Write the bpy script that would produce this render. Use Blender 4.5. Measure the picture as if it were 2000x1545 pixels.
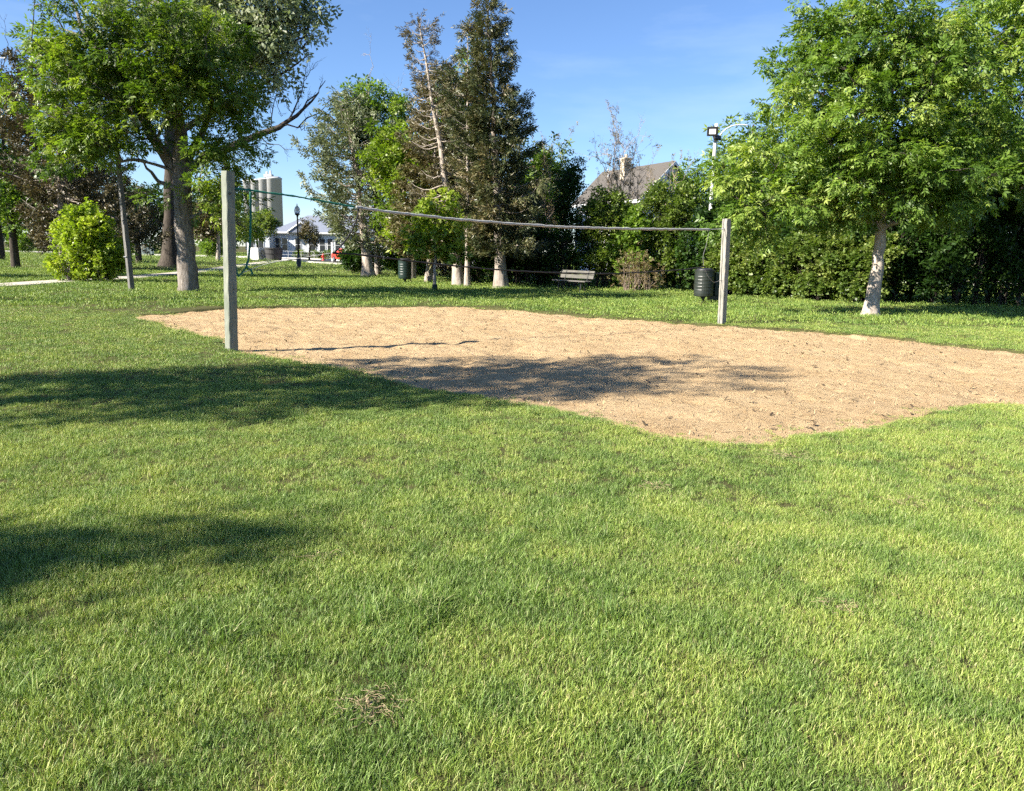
import bpy, math, random
import numpy as np
from mathutils import Matrix, Vector

for o in list(bpy.data.objects):
    bpy.data.objects.remove(o)
scene = bpy.context.scene
RNG = np.random.default_rng(7)
random.seed(7)
PI = math.pi
rad = math.radians

# ------------------------------------------------------------------ camera
CAM_H = 1.55
PITCH, ROLL = rad(10.65), rad(1.15)
_f = Vector((0, math.cos(PITCH), -math.sin(PITCH)))
_u = Vector((0, math.sin(PITCH), math.cos(PITCH)))
_r = Vector((1, 0, 0))
_right = _r * math.cos(ROLL) + _u * math.sin(ROLL)
_up = _u * math.cos(ROLL) - _r * math.sin(ROLL)
cam_data = bpy.data.cameras.new("camera")
cam_data.sensor_width = 36.0
cam_data.lens = 27.0
cam_data.clip_start = 0.05
cam_data.clip_end = 3000
cam = bpy.data.objects.new("camera", cam_data)
scene.collection.objects.link(cam)
cam.matrix_world = Matrix(((_right.x, _up.x, -_f.x, 0), (_right.y, _up.y, -_f.y, 0),
                           (_right.z, _up.z, -_f.z, CAM_H), (0, 0, 0, 1)))
scene.camera = cam

# ------------------------------------------------------------------ sky and sun
SUN_EL = rad(33.7)
SUN_AZ = rad(-155.0)                      # direction towards the sun, measured from +X
to_sun = Vector((math.cos(SUN_AZ) * math.cos(SUN_EL), math.sin(SUN_AZ) * math.cos(SUN_EL), math.sin(SUN_EL)))
world = bpy.data.worlds.new("World")
scene.world = world
world.use_nodes = True
wn = world.node_tree
wn.nodes.clear()
w_out = wn.nodes.new("ShaderNodeOutputWorld")
w_bg = wn.nodes.new("ShaderNodeBackground")
w_sky = wn.nodes.new("ShaderNodeTexSky")
w_sky.sky_type = 'NISHITA'
w_sky.sun_disc = False
w_sky.sun_elevation = SUN_EL
w_sky.sun_rotation = PI / 2 - SUN_AZ
w_sky.altitude = 300
w_sky.air_density = 1.0
w_sky.dust_density = 0.0
w_sky.ozone_density = 4.0
w_bg.inputs["Strength"].default_value = 0.06
w_tint = wn.nodes.new("ShaderNodeMixRGB"); w_tint.blend_type = 'MULTIPLY'; w_tint.inputs[0].default_value = 1.0
w_tint.inputs[2].default_value = (0.80, 0.88, 1.03, 1)
wn.links.new(w_sky.outputs[0], w_tint.inputs[1])
w_tc = wn.nodes.new("ShaderNodeTexCoord"); w_mp = wn.nodes.new("ShaderNodeMapping"); w_mp.inputs["Scale"].default_value = (2.0, 1.2, 9.0)
w_mp.inputs["Rotation"].default_value = (0, rad(8), 0)
w_nz = wn.nodes.new("ShaderNodeTexNoise"); w_nz.inputs["Scale"].default_value = 2.2; w_nz.inputs["Detail"].default_value = 7; w_nz.inputs["Roughness"].default_value = .55
w_rp = wn.nodes.new("ShaderNodeValToRGB"); w_rp.color_ramp.elements[0].position = .5; w_rp.color_ramp.elements[1].position = .85
w_rp.color_ramp.elements[0].color = (0, 0, 0, 1); w_rp.color_ramp.elements[1].color = (.22, .22, .22, 1)
w_cl = wn.nodes.new("ShaderNodeMixRGB"); w_cl.inputs[2].default_value = (5.2, 6.2, 7.2, 1)
wn.links.new(w_tc.outputs["Generated"], w_mp.inputs["Vector"]); wn.links.new(w_mp.outputs[0], w_nz.inputs["Vector"])
wn.links.new(w_nz.outputs["Fac"], w_rp.inputs[0]); wn.links.new(w_rp.outputs[0], w_cl.inputs[0])
wn.links.new(w_tint.outputs[0], w_cl.inputs[1]); wn.links.new(w_cl.outputs[0], w_bg.inputs[0])
wn.links.new(w_bg.outputs[0], w_out.inputs[0])

sun_data = bpy.data.lights.new("sun", 'SUN')
sun_data.energy = 5.0
sun_data.angle = rad(0.53)
sun_data.color = (1.0, 0.93, 0.82)
sun = bpy.data.objects.new("sun", sun_data)
scene.collection.objects.link(sun)
sun.rotation_euler = to_sun.to_track_quat('Z', 'Y').to_euler()
sun.location = (0, 0, 60)

scene.view_settings.view_transform = 'Standard'
scene.view_settings.look = 'None'
scene.view_settings.gamma = 1
scene.view_settings.exposure = 1.7
scene.render.engine = 'CYCLES'
scene.cycles.max_bounces = 5
scene.cycles.diffuse_bounces = 2
scene.cycles.glossy_bounces = 2
scene.cycles.transmission_bounces = 4
scene.cycles.transparent_max_bounces = 8
scene.cycles.caustics_reflective = False
scene.cycles.caustics_refractive = False
scene.cycles.use_denoising = False
scene.cycles.use_adaptive_sampling = True
scene.cycles.adaptive_threshold = 0.03

# ------------------------------------------------------------------ helpers
def link(o, parent=None):
    scene.collection.objects.link(o)
    if parent is not None:
        o.parent = parent
    return o

def tag(o, label=None, cat=None, group=None, kind=None):
    if label: o["label"] = label
    if cat: o["category"] = cat
    if group: o["group"] = group
    if kind: o["kind"] = kind
    return o

def thing(name, label, cat, loc=(0, 0, 0), rotz=0.0, group=None):
    o = bpy.data.objects.new(name, None)
    o.empty_display_size = 0.2
    link(o)
    o.location = loc
    o.rotation_euler = (0, 0, rotz)
    return tag(o, label, cat, group)

def np_mesh(name, V, F, attrs=None, smooth=False):
    """V (n,3), F (m,k) ndarray of one polygon size or list of such arrays."""
    V = np.asarray(V, dtype=np.float32)
    Fs = F if isinstance(F, list) else [F]
    Fs = [np.asarray(f, dtype=np.int32) for f in Fs if len(f)]
    me = bpy.data.meshes.new(name)
    me.vertices.add(len(V))
    me.vertices.foreach_set("co", V.ravel())
    loops = np.concatenate([f.ravel() for f in Fs])
    totals = np.concatenate([np.full(len(f), f.shape[1], np.int32) for f in Fs])
    starts = np.concatenate([[0], np.cumsum(totals)[:-1]]).astype(np.int32)
    me.loops.add(len(loops))
    me.loops.foreach_set("vertex_index", loops)
    me.polygons.add(len(totals))
    me.polygons.foreach_set("loop_start", starts)
    me.polygons.foreach_set("loop_total", totals)
    if smooth:
        me.polygons.foreach_set("use_smooth", np.ones(len(totals), dtype=bool))
    me.update(calc_edges=True)
    if attrs:
        for k, (vals, typ) in attrs.items():
            a = me.attributes.new(k, typ, 'POINT')
            vals = np.asarray(vals, dtype=np.int32 if typ == 'INT' else np.float32)
            a.data.foreach_set("vector" if typ == 'FLOAT_VECTOR' else "value", vals.ravel())
    return me

class MB:
    """collects boxes, tubes, lathes and free faces for ONE mesh object"""
    def __init__(self):
        self.V, self.F = [], []
    def add(self, V, F):
        o = len(self.V)
        self.V += [tuple(v) for v in V]
        self.F += [tuple(i + o for i in f) for f in F]
        return self
    def box(self, lo, hi, bevel=0.0, M=None):
        x0, y0, z0 = lo; x1, y1, z1 = hi
        b = min(bevel, (x1 - x0) * .45, (y1 - y0) * .45, (z1 - z0) * .45)
        if b <= 0:
            V = [(x, y, z) for z in (z0, z1) for y in (y0, y1) for x in (x0, x1)]
            F = [(0, 2, 3, 1), (4, 5, 7, 6), (0, 1, 5, 4), (2, 6, 7, 3), (0, 4, 6, 2), (1, 3, 7, 5)]
        else:
            import bmesh
            bm = bmesh.new()
            bmesh.ops.create_cube(bm, size=1)
            bmesh.ops.scale(bm, vec=(x1 - x0, y1 - y0, z1 - z0), verts=bm.verts)
            bmesh.ops.translate(bm, vec=((x0 + x1) / 2, (y0 + y1) / 2, (z0 + z1) / 2), verts=bm.verts)
            bmesh.ops.bevel(bm, geom=bm.edges[:], offset=b, segments=1, affect='EDGES')
            bm.verts.index_update()
            V = [tuple(v.co) for v in bm.verts]
            F = [tuple(v.index for v in f.verts) for f in bm.faces]
            bm.free()
        if M is not None:
            V = [tuple(M @ Vector(v)) for v in V]
        return self.add(V, F)
    def tube(self, pts, rs, n=8, caps=True, flat=None):
        """flat=(w,t): ribbon-like oval section instead of round"""
        P = [Vector(p) for p in pts]
        if not hasattr(rs, '__len__'): rs = [rs] * len(P)
        V, F = [], []
        prev = None
        for i, p in enumerate(P):
            t = (P[min(i + 1, len(P) - 1)] - P[max(i - 1, 0)]).normalized()
            if prev is None:
                a = Vector((0, 0, 1)) if abs(t.z) < .9 else Vector((1, 0, 0))
                prev = (a - t * a.dot(t)).normalized()
            u = (prev - t * prev.dot(t)).normalized(); prev = u
            v = t.cross(u)
            for k in range(n):
                a = 2 * PI * k / n
                if flat:
                    q = p + u * math.cos(a) * flat[0] * rs[i] + v * math.sin(a) * flat[1] * rs[i]
                else:
                    q = p + (u * math.cos(a) + v * math.sin(a)) * rs[i]
                V.append(q)
        for i in range(len(P) - 1):
            for k in range(n):
                F.append((i * n + k, i * n + (k + 1) % n, (i + 1) * n + (k + 1) % n, (i + 1) * n + k))
        if caps:
            F.append(tuple(range(n))[::-1])
            F.append(tuple((len(P) - 1) * n + k for k in range(n)))
        return self.add(V, F)
    def lathe(self, prof, n=20, c=(0, 0, 0)):
        V, F = [], []
        for (r, z) in prof:
            for k in range(n):
                a = 2 * PI * k / n
                V.append((c[0] + r * math.cos(a), c[1] + r * math.sin(a), c[2] + z))
        for i in range(len(prof) - 1):
            for k in range(n):
                F.append((i * n + k, i * n + (k + 1) % n, (i + 1) * n + (k + 1) % n, (i + 1) * n + k))
        F.append(tuple(range(n))[::-1])
        F.append(tuple((len(prof) - 1) * n + k for k in range(n)))
        return self.add(V, F)
    def build(self, name, mat, parent=None, smooth=False):
        me = bpy.data.meshes.new(name)
        me.from_pydata(self.V, [], self.F)
        me.update()
        if smooth:
            me.polygons.foreach_set("use_smooth", [True] * len(me.polygons))
        me.materials.append(mat)
        return link(bpy.data.objects.new(name, me), parent)

def value_noise(x, y, scale, seed=0):
    """smooth 2-D value noise in 0..1 (numpy arrays)"""
    r = np.random.default_rng(seed).random((256, 256))
    u, v = np.asarray(x) / scale + 1000, np.asarray(y) / scale + 1000
    i, j = np.floor(u).astype(int), np.floor(v).astype(int)
    fu, fv = u - i, v - j
    fu, fv = fu * fu * (3 - 2 * fu), fv * fv * (3 - 2 * fv)
    g = lambda a, b: r[a % 256, b % 256]
    return (g(i, j) * (1 - fu) + g(i + 1, j) * fu) * (1 - fv) + (g(i, j + 1) * (1 - fu) + g(i + 1, j + 1) * fu) * fv

# ------------------------------------------------------------------ materials
def mat_new(name):
    m = bpy.data.materials.new(name)
    m.use_nodes = True
    nt = m.node_tree
    nt.nodes.clear()
    out = nt.nodes.new("ShaderNodeOutputMaterial")
    return m, nt, out

def N(nt, typ, **kw):
    n = nt.nodes.new(typ)
    for k, v in kw.items():
        if k.startswith("i_"):
            n.inputs[k[2:]].default_value = v
        else:
            setattr(n, k, v)
    return n

def ramp(nt, stops):
    r = nt.nodes.new("ShaderNodeValToRGB")
    el = r.color_ramp.elements
    while len(el) < len(stops): el.new(0.5)
    for e, (p, c) in zip(el, stops):
        e.position = p
        e.color = (*c, 1)
    return r

def noise_mat(name, c1, c2, scale=8.0, rough=0.8, bump=0.15, stretch=(1, 1, 1), spec=0.3, metallic=0.0,
              bump_scale=None, detail=6.0, c3=None, bdist=0.02):
    m, nt, out = mat_new(name)
    tc = N(nt, "ShaderNodeTexCoord")
    mp = N(nt, "ShaderNodeMapping")
    mp.inputs["Scale"].default_value = stretch
    nt.links.new(tc.outputs["Object"], mp.inputs["Vector"])
    nz = N(nt, "ShaderNodeTexNoise", i_Scale=scale, i_Detail=detail, i_Roughness=0.65)
    nt.links.new(mp.outputs[0], nz.inputs["Vector"])
    stops = [(0.3, c1), (0.7, c2)] if c3 is None else [(0.25, c1), (0.5, c2), (0.75, c3)]
    rp = ramp(nt, stops)
    nt.links.new(nz.outputs["Fac"], rp.inputs[0])
    b = N(nt, "ShaderNodeBsdfPrincipled", i_Roughness=rough, i_Metallic=metallic)
    b.inputs["Specular IOR Level"].default_value = spec
    nt.links.new(rp.outputs[0], b.inputs["Base Color"])
    if bump > 0:
        nz2 = N(nt, "ShaderNodeTexNoise", i_Scale=bump_scale or scale * 3, i_Detail=8.0, i_Roughness=0.7)
        nt.links.new(mp.outputs[0], nz2.inputs["Vector"])
        bp = N(nt, "ShaderNodeBump", i_Strength=bump, i_Distance=bdist)
        nt.links.new(nz2.outputs["Fac"], bp.inputs["Height"])
        nt.links.new(bp.outputs[0], b.inputs["Normal"])
    nt.links.new(b.outputs[0], out.inputs[0])
    return m

def leaf_mat(name, cols, transl=0.35, rough=0.45, tcol=None, spec=0.35):
    """colour varies leaf by leaf through the stored 'rnd' value"""
    m, nt, out = mat_new(name)
    at = N(nt, "ShaderNodeAttribute", attribute_name="rnd")
    k = len(cols) - 1
    rp = ramp(nt, [(i / k, c) for i, c in enumerate(cols)])
    nt.links.new(at.outputs["Fac"], rp.inputs[0])
    b = N(nt, "ShaderNodeBsdfPrincipled", i_Roughness=rough)
    b.inputs["Specular IOR Level"].default_value = spec
    nt.links.new(rp.outputs[0], b.inputs["Base Color"])
    tr = N(nt, "ShaderNodeBsdfTranslucent")
    mx = N(nt, "ShaderNodeMixRGB", blend_type='MULTIPLY', i_Fac=1.0)
    mx.inputs[2].default_value = (*(tcol or (1.5, 1.7, 0.6)), 1)
    nt.links.new(rp.outputs[0], mx.inputs[1])
    nt.links.new(mx.outputs[0], tr.inputs[0])
    ms = N(nt, "ShaderNodeMixShader", i_Fac=transl)
    nt.links.new(b.outputs[0], ms.inputs[1])
    nt.links.new(tr.outputs[0], ms.inputs[2])
    nt.links.new(ms.outputs[0], out.inputs[0])
    return m

def bark_mat(name, c1, c2, c3, sc=9.0, zs=0.25, bump=0.8):
    return noise_mat(name, c1, c2, scale=sc, rough=0.9, bump=bump, stretch=(1, 1, zs), spec=0.15,
                     bump_scale=sc * 1.6, c3=c3, bdist=0.03)

M = {}
M['ash_leaf'] = leaf_mat("ash_leaf", [(0.056, 0.107, 0.016), (0.106, 0.18, 0.026), (0.182, 0.262, 0.044), (0.285, 0.345, 0.08)])
M['ash_dark'] = leaf_mat("ash_leaf_deep", [(0.042, 0.078, 0.010), (0.078, 0.135, 0.015), (0.14, 0.205, 0.026), (0.22, 0.27, 0.042)])
M['lime_leaf'] = leaf_mat("lime_leaf", [(0.085, 0.14, 0.014), (0.15, 0.215, 0.022), (0.215, 0.28, 0.032), (0.30, 0.34, 0.055)])
M['bush_leaf'] = leaf_mat("bush_leaf", [(0.11, 0.17, 0.015), (0.19, 0.26, 0.022), (0.27, 0.34, 0.032), (0.36, 0.40, 0.06)])
M['green_leaf'] = leaf_mat("green_leaf", [(0.062, 0.111, 0.017), (0.101, 0.169, 0.024), (0.155, 0.234, 0.036), (0.232, 0.299, 0.060)])
M['silver_leaf'] = leaf_mat("silver_leaf", [(0.12, 0.155, 0.075), (0.18, 0.215, 0.115), (0.26, 0.295, 0.175), (0.35, 0.38, 0.25)], tcol=(1.1, 1.2, .7))
M['hedge_leaf'] = leaf_mat("hedge_leaf", [(0.042, 0.075, 0.012), (0.078, 0.125, 0.02), (0.13, 0.18, 0.034), (0.21, 0.24, 0.065)])
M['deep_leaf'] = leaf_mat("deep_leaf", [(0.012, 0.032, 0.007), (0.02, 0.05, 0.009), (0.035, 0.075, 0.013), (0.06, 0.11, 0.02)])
M['dry_leaf'] = leaf_mat("dry_leaf", [(0.138, 0.103, 0.044), (0.207, 0.161, 0.077), (0.287, 0.230, 0.121), (0.115, 0.138, 0.033)], tcol=(1.2, 1.1, .7))
M['spruce'] = leaf_mat("spruce_needle", [(0.036, 0.052, 0.021), (0.066, 0.082, 0.031), (0.115, 0.115, 0.046), (0.18, 0.145, 0.068)], transl=0.15, tcol=(1.2, 1.2, .7))
M['brown_con'] = leaf_mat("rusty_needle", [(0.055, 0.05, 0.022), (0.09, 0.078, 0.034), (0.135, 0.11, 0.05), (0.11, 0.12, 0.045)], transl=0.15, tcol=(1.2, 1.1, .7))
M['rust_olive'] = leaf_mat("rusty_olive_needle", [(0.06, 0.062, 0.024), (0.105, 0.10, 0.038), (0.16, 0.125, 0.05), (0.13, 0.15, 0.05)], transl=0.15, tcol=(1.2, 1.2, .7))
M['olive_con'] = leaf_mat("olive_needle", [(0.085, 0.11, 0.05), (0.13, 0.16, 0.078), (0.19, 0.22, 0.115), (0.25, 0.25, 0.14)], transl=0.18, tcol=(1.2, 1.2, .7))
M['far_leaf'] = leaf_mat("far_leaf", [(0.028, 0.052, 0.012), (0.046, 0.085, 0.017), (0.085, 0.130, 0.026), (0.124, 0.169, 0.036)])
M['bark_ash'] = bark_mat("furrowed_grey_bark", (0.06, 0.05, 0.042), (0.19, 0.165, 0.14), (0.33, 0.30, 0.27), sc=16, zs=.22, bump=1.0)
M['bark_pale'] = bark_mat("pale_bark", (0.16, 0.13, 0.10), (0.34, 0.29, 0.24), (0.50, 0.45, 0.39), sc=9, zs=.4, bump=.5)
M['bark_dark'] = bark_mat("dark_bark", (0.025, 0.02, 0.017), (0.06, 0.05, 0.04), (0.11, 0.09, 0.075), sc=10, zs=.25)
M['bark_con'] = bark_mat("conifer_bark", (0.13, 0.105, 0.085), (0.29, 0.25, 0.21), (0.42, 0.38, 0.33), sc=10, zs=.3, bump=.6)
M['twig'] = bark_mat("bare_twig", (0.16, 0.12, 0.09), (0.28, 0.22, 0.17), (0.38, 0.32, 0.26), sc=12, zs=.5, bump=.2)

# ------------------------------------------------------------------ ground: sand outline, lawn sheet, sand sheet
SAND = [(-8.23, 16.74), (-6.63, 14.75), (-5.38, 13.34), (-4.69, 12.40), (-4.07, 11.45), (-3.51, 11.06), (-2.87, 10.62),
        (-1.98, 9.76), (-1.46, 9.05), (-0.86, 8.44), (-0.27, 7.99), (0.26, 7.64), (0.73, 7.08), (1.15, 6.68), (1.77, 6.42),
        (2.34, 6.53), (2.79, 6.8), (3.44, 7.2), (4.19, 7.66), (4.92, 8.05), (5.64, 8.32), (7.0, 8.75), (8.5, 9.6),
        (9.6, 11.0), (9.75, 12.3), (8.97, 13.42), (8.45, 14.08), (7.99, 14.95), (7.36, 15.76), (6.52, 16.40), (5.62, 16.96), (4.62, 17.46),
        (3.56, 18.05), (2.47, 18.9), (1.29, 19.95), (-0.05, 20.9), (-1.49, 21.55), (-2.9, 21.4), (-4.21, 20.89), (-5.45, 20.35),
        (-6.64, 19.83), (-7.5, 19.2), (-7.75, 18.5), (-7.9, 17.6)]

def smooth_loop(P, k=6):
    P = np.array(P); n = len(P); out = []
    for i in range(n):
        p0, p1, p2, p3 = P[i - 1], P[i], P[(i + 1) % n], P[(i + 2) % n]
        for t in np.arange(k) / k:
            out.append(0.5 * ((2 * p1) + (-p0 + p2) * t + (2 * p0 - 5 * p1 + 4 * p2 - p3) * t * t + (-p0 + 3 * p1 - 3 * p2 + p3) * t ** 3))
    return np.array(out)
SL = smooth_loop(SAND)
def sand_sd(x, y):
    """signed distance to the sand edge, negative inside"""
    x, y = np.asarray(x, float).ravel(), np.asarray(y, float).ravel()
    d = np.full(x.shape, 1e9); ins = np.zeros(x.shape, bool)
    A, B = SL, np.roll(SL, -1, 0)
    for (ax, ay), (bx, by) in zip(A, B):
        ex, ey = bx - ax, by - ay
        t = np.clip(((x - ax) * ex + (y - ay) * ey) / (ex * ex + ey * ey + 1e-12), 0, 1)
        d = np.minimum(d, (x - ax - t * ex) ** 2 + (y - ay - t * ey) ** 2)
        c = ((ay > y) != (by > y))
        with np.errstate(divide='ignore', invalid='ignore'):
            c &= x < (bx - ax) * (y - ay) / (by - ay + 1e-15) + ax
        ins ^= c
    d = np.sqrt(d)
    return np.where(ins, -d, d)
def sand_edge(x, y):
    """outline with small ragged bites"""
    x, y = np.asarray(x, float).ravel(), np.asarray(y, float).ravel()
    return sand_sd(x, y) + (value_noise(x, y, .5, 3) - .5) * .24 + (value_noise(x, y, .15, 4) - .5) * .13

def axis(lo, hi, step, far_lo, far_hi, grow=1.22):
    a = list(np.arange(lo, hi + 1e-6, step))
    s, v = step, hi
    while v < far_hi: s *= grow; v += s; a.append(v)
    s, v, b = step, lo, []
    while v > far_lo: s *= grow; v -= s; b.append(v)
    return np.array(b[::-1] + a)

def lawn_z(x, y, sd=None):
    x, y = np.asarray(x, float), np.asarray(y, float)
    near = np.clip(1.5 - np.hypot(x, y) / 40, 0, 1)
    z = ((value_noise(x, y, 2.2, 11) - .5) * .05 + (value_noise(x, y, .7, 12) - .5) * .025) * near
    if sd is not None:
        t = np.clip((sd + .12) / .16, 0, 1)
        z = z - .16 * (1 - t * t * (3 - 2 * t)) * (sd < .1)
    return z

def grid_faces(nx, ny):
    i = np.arange(nx * ny).reshape(ny, nx)
    return np.stack([i[:-1, :-1], i[:-1, 1:], i[1:, 1:], i[1:, :-1]], -1).reshape(-1, 4)

gx, gy = axis(-9, 10.4, .11, -900, 900), axis(1.5, 22, .11, -300, 1500)
X, Y = np.meshgrid(gx, gy)
box = (X > -9.5) & (X < 11) & (Y > 5) & (Y < 23)
sd = np.full(X.shape, 9.0)
sd[box] = sand_edge(X[box], Y[box])
Z = lawn_z(X, Y, sd)
def lawn_material():
    m, nt, out = mat_new("lawn_soil")
    tc = N(nt, "ShaderNodeTexCoord")
    n1 = N(nt, "ShaderNodeTexNoise", i_Scale=0.5, i_Detail=5.0)
    n2 = N(nt, "ShaderNodeTexNoise", i_Scale=26.0, i_Detail=8.0, i_Roughness=.8)
    for n in (n1, n2): nt.links.new(tc.outputs["Object"], n.inputs["Vector"])
    r1 = ramp(nt, [(.3, (.06, .062, .022)), (.7, (.095, .09, .032))])
    r2 = ramp(nt, [(.3, (.025, .025, .012)), (.5, (.065, .065, .025)), (.75, (.16, .135, .06))])
    nt.links.new(n1.outputs["Fac"], r1.inputs[0]); nt.links.new(n2.outputs["Fac"], r2.inputs[0])
    mx = N(nt, "ShaderNodeMixRGB", i_Fac=.6)
    nt.links.new(r1.outputs[0], mx.inputs[1]); nt.links.new(r2.outputs[0], mx.inputs[2])
    b = N(nt, "ShaderNodeBsdfPrincipled", i_Roughness=.9); b.inputs["Specular IOR Level"].default_value = .1
    bp = N(nt, "ShaderNodeBump", i_Strength=.6, i_Distance=.03)
    nt.links.new(n2.outputs["Fac"], bp.inputs["Height"]); nt.links.new(bp.outputs[0], b.inputs["Normal"])
    nt.links.new(mx.outputs[0], b.inputs["Base Color"]); nt.links.new(b.outputs[0], out.inputs[0])
    return m
me = np_mesh("lawn", np.stack([X, Y, Z], -1).reshape(-1, 3), grid_faces(len(gx), len(gy)), smooth=True)
me.materials.append(lawn_material())
tag(link(bpy.data.objects.new("lawn", me)), kind="structure")

def sand_z(x, y):
    b = (value_noise(x, y, .42, 21) - .5) * .026 + (value_noise(x + .3 * y, y, .24, 22) - .5) * .022 + (value_noise(x, y, 1.5, 23) - .5) * .04
    b += (value_noise(x, y, .11, 24) - .5) * .022
    pits = np.clip(value_noise(x, y, .33, 25) - .72, 0, 1) * .18
    return -.035 + b - pits
sx, sy = np.arange(-9, 10.4, .065), np.arange(6, 22.2, .065)
X, Y = np.meshgrid(sx, sy)
ins = sand_edge(X, Y).reshape(X.shape) < .12
F = grid_faces(len(sx), len(sy))
keep = ins.ravel()[F].all(1)
F = F[keep]
used = np.unique(F); remap = np.full(X.size, -1); remap[used] = np.arange(len(used))
SV = np.stack([X, Y, sand_z(X, Y)], -1).reshape(-1, 3)[used]
def sand_material():
    m, nt, out = mat_new("coarse_sand")
    tc = N(nt, "ShaderNodeTexCoord")
    n1 = N(nt, "ShaderNodeTexNoise", i_Scale=1.1, i_Detail=6.0, i_Roughness=.6)
    n2 = N(nt, "ShaderNodeTexNoise", i_Scale=55.0, i_Detail=6.0, i_Roughness=.85)
    n3 = N(nt, "ShaderNodeTexVoronoi", i_Scale=120.0)
    n4 = N(nt, "ShaderNodeTexNoise", i_Scale=9.0, i_Detail=8.0, i_Roughness=.75)
    for n in (n1, n2, n3, n4): nt.links.new(tc.outputs["Object"], n.inputs["Vector"])
    r1 = ramp(nt, [(.3, (.40, .28, .15)), (.7, (.48, .355, .205))])
    r2 = ramp(nt, [(.25, (.45, .40, .36)), (.5, (1., 1., 1.)), (.8, (1.18, 1.18, 1.15))])
    r4 = ramp(nt, [(.32, (.72, .66, .6)), (.48, (1., 1., 1.))])
    nt.links.new(n1.outputs["Fac"], r1.inputs[0]); nt.links.new(n2.outputs["Fac"], r2.inputs[0]); nt.links.new(n4.outputs["Fac"], r4.inputs[0])
    mx = N(nt, "ShaderNodeMixRGB", blend_type='MULTIPLY', i_Fac=1.0)
    nt.links.new(r1.outputs[0], mx.inputs[1]); nt.links.new(r2.outputs[0], mx.inputs[2])
    mx2 = N(nt, "ShaderNodeMixRGB", blend_type='MULTIPLY', i_Fac=1.0)
    nt.links.new(mx.outputs[0], mx2.inputs[1]); nt.links.new(r4.outputs[0], mx2.inputs[2])
    b = N(nt, "ShaderNodeBsdfPrincipled", i_Roughness=.95); b.inputs["Specular IOR Level"].default_value = .1
    ad = N(nt, "ShaderNodeMath", operation='ADD')
    nt.links.new(n2.outputs["Fac"], ad.inputs[0]); nt.links.new(n4.outputs["Fac"], ad.inputs[1])
    bp = N(nt, "ShaderNodeBump", i_Strength=.9, i_Distance=.025)
    nt.links.new(ad.outputs[0], bp.inputs["Height"]); nt.links.new(bp.outputs[0], b.inputs["Normal"])
    nt.links.new(mx2.outputs[0], b.inputs["Base Color"]); nt.links.new(b.outputs[0], out.inputs[0])
    return m
me = np_mesh("sand_court", SV, remap[F], smooth=True)
me.materials.append(sand_material())
tag(link(bpy.data.objects.new("sand_court", me)), kind="structure")

# ------------------------------------------------------------------ path and road
def strip(name, pts, width, z, mat, thick=0.0, k=10, label=None):
    P = np.array(pts, float)
    Q = []
    for i in range(len(P) - 1):
        p0, p1, p2, p3 = P[max(i - 1, 0)], P[i], P[i + 1], P[min(i + 2, len(P) - 1)]
        for t in np.arange(k) / k:
            Q.append(0.5 * ((2 * p1) + (-p0 + p2) * t + (2 * p0 - 5 * p1 + 4 * p2 - p3) * t * t + (-p0 + 3 * p1 - 3 * p2 + p3) * t ** 3))
    Q.append(P[-1]); Q = np.array(Q)
    T = np.gradient(Q, axis=0); T /= np.linalg.norm(T, axis=1)[:, None]
    Nn = np.stack([-T[:, 1], T[:, 0]], 1)
    L, R_ = Q + Nn * width / 2, Q - Nn * width / 2
    mb = MB(); n = len(Q)
    V = [(*p, z) for p in L] + [(*p, z) for p in R_]
    F = [(i, n + i, n + i + 1, i + 1) for i in range(n - 1)]
    if thick:
        V += [(*p, z - thick) for p in L] + [(*p, z - thick) for p in R_]
        F += [(i, i + 1, 2 * n + i + 1, 2 * n + i) for i in range(n - 1)]
        F += [(n + i, 3 * n + i, 3 * n + i + 1, n + i + 1) for i in range(n - 1)]
        F += [(0, 2 * n, 3 * n, n), (n - 1, 2 * n - 1, 4 * n - 1, 3 * n - 1)]
    mb.add(V, F)
    o = mb.build(name, mat)
    return tag(o, kind="structure"), Q, Nn

M['concrete'] = noise_mat("path_concrete", (.36, .32, .27), (.48, .44, .38), scale=3, rough=.9, bump=.2, spec=.1)
M['asphalt'] = noise_mat("asphalt", (.045, .045, .048), (.075, .073, .072), scale=6, rough=.9, bump=.2, spec=.2)
M['kerb'] = noise_mat("kerb_concrete", (.42, .40, .37), (.55, .53, .50), scale=4, rough=.9, bump=.1, spec=.1)
PATH = [(-22, 17), (-19.2, 22.5), (-18.0, 26.5), (-17.95, 30.9), (-17.5, 34), (-17.9, 40.6), (-19.2, 50), (-21.2, 60), (-24.2, 76), (-25.4, 86)]
strip("path", PATH, 1.35, .045, M['concrete'], thick=.1)
ROAD = [(-150, 128), (-70, 112), (-38, 104), (-26, 94.5), (-16.5, 78), (-5.0, 66.5), (12, 58), (40, 50), (120, 40)]
strip("road", ROAD, 6.0, .012, M['asphalt'])
def offset_line(P, d):
    P = np.array(P, float); T = np.gradient(P, axis=0); T /= np.linalg.norm(T, axis=1)[:, None]
    return P + np.stack([-T[:, 1], T[:, 0]], 1) * d
strip("kerb", offset_line(ROAD, -3.1), .3, .13, M['kerb'], thick=.2)
strip("kerb", offset_line(ROAD, 3.1), .3, .13, M['kerb'], thick=.2)
strip("pavement", offset_line(ROAD, 5.0), 1.6, .05, M['concrete'], thick=.1)

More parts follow.
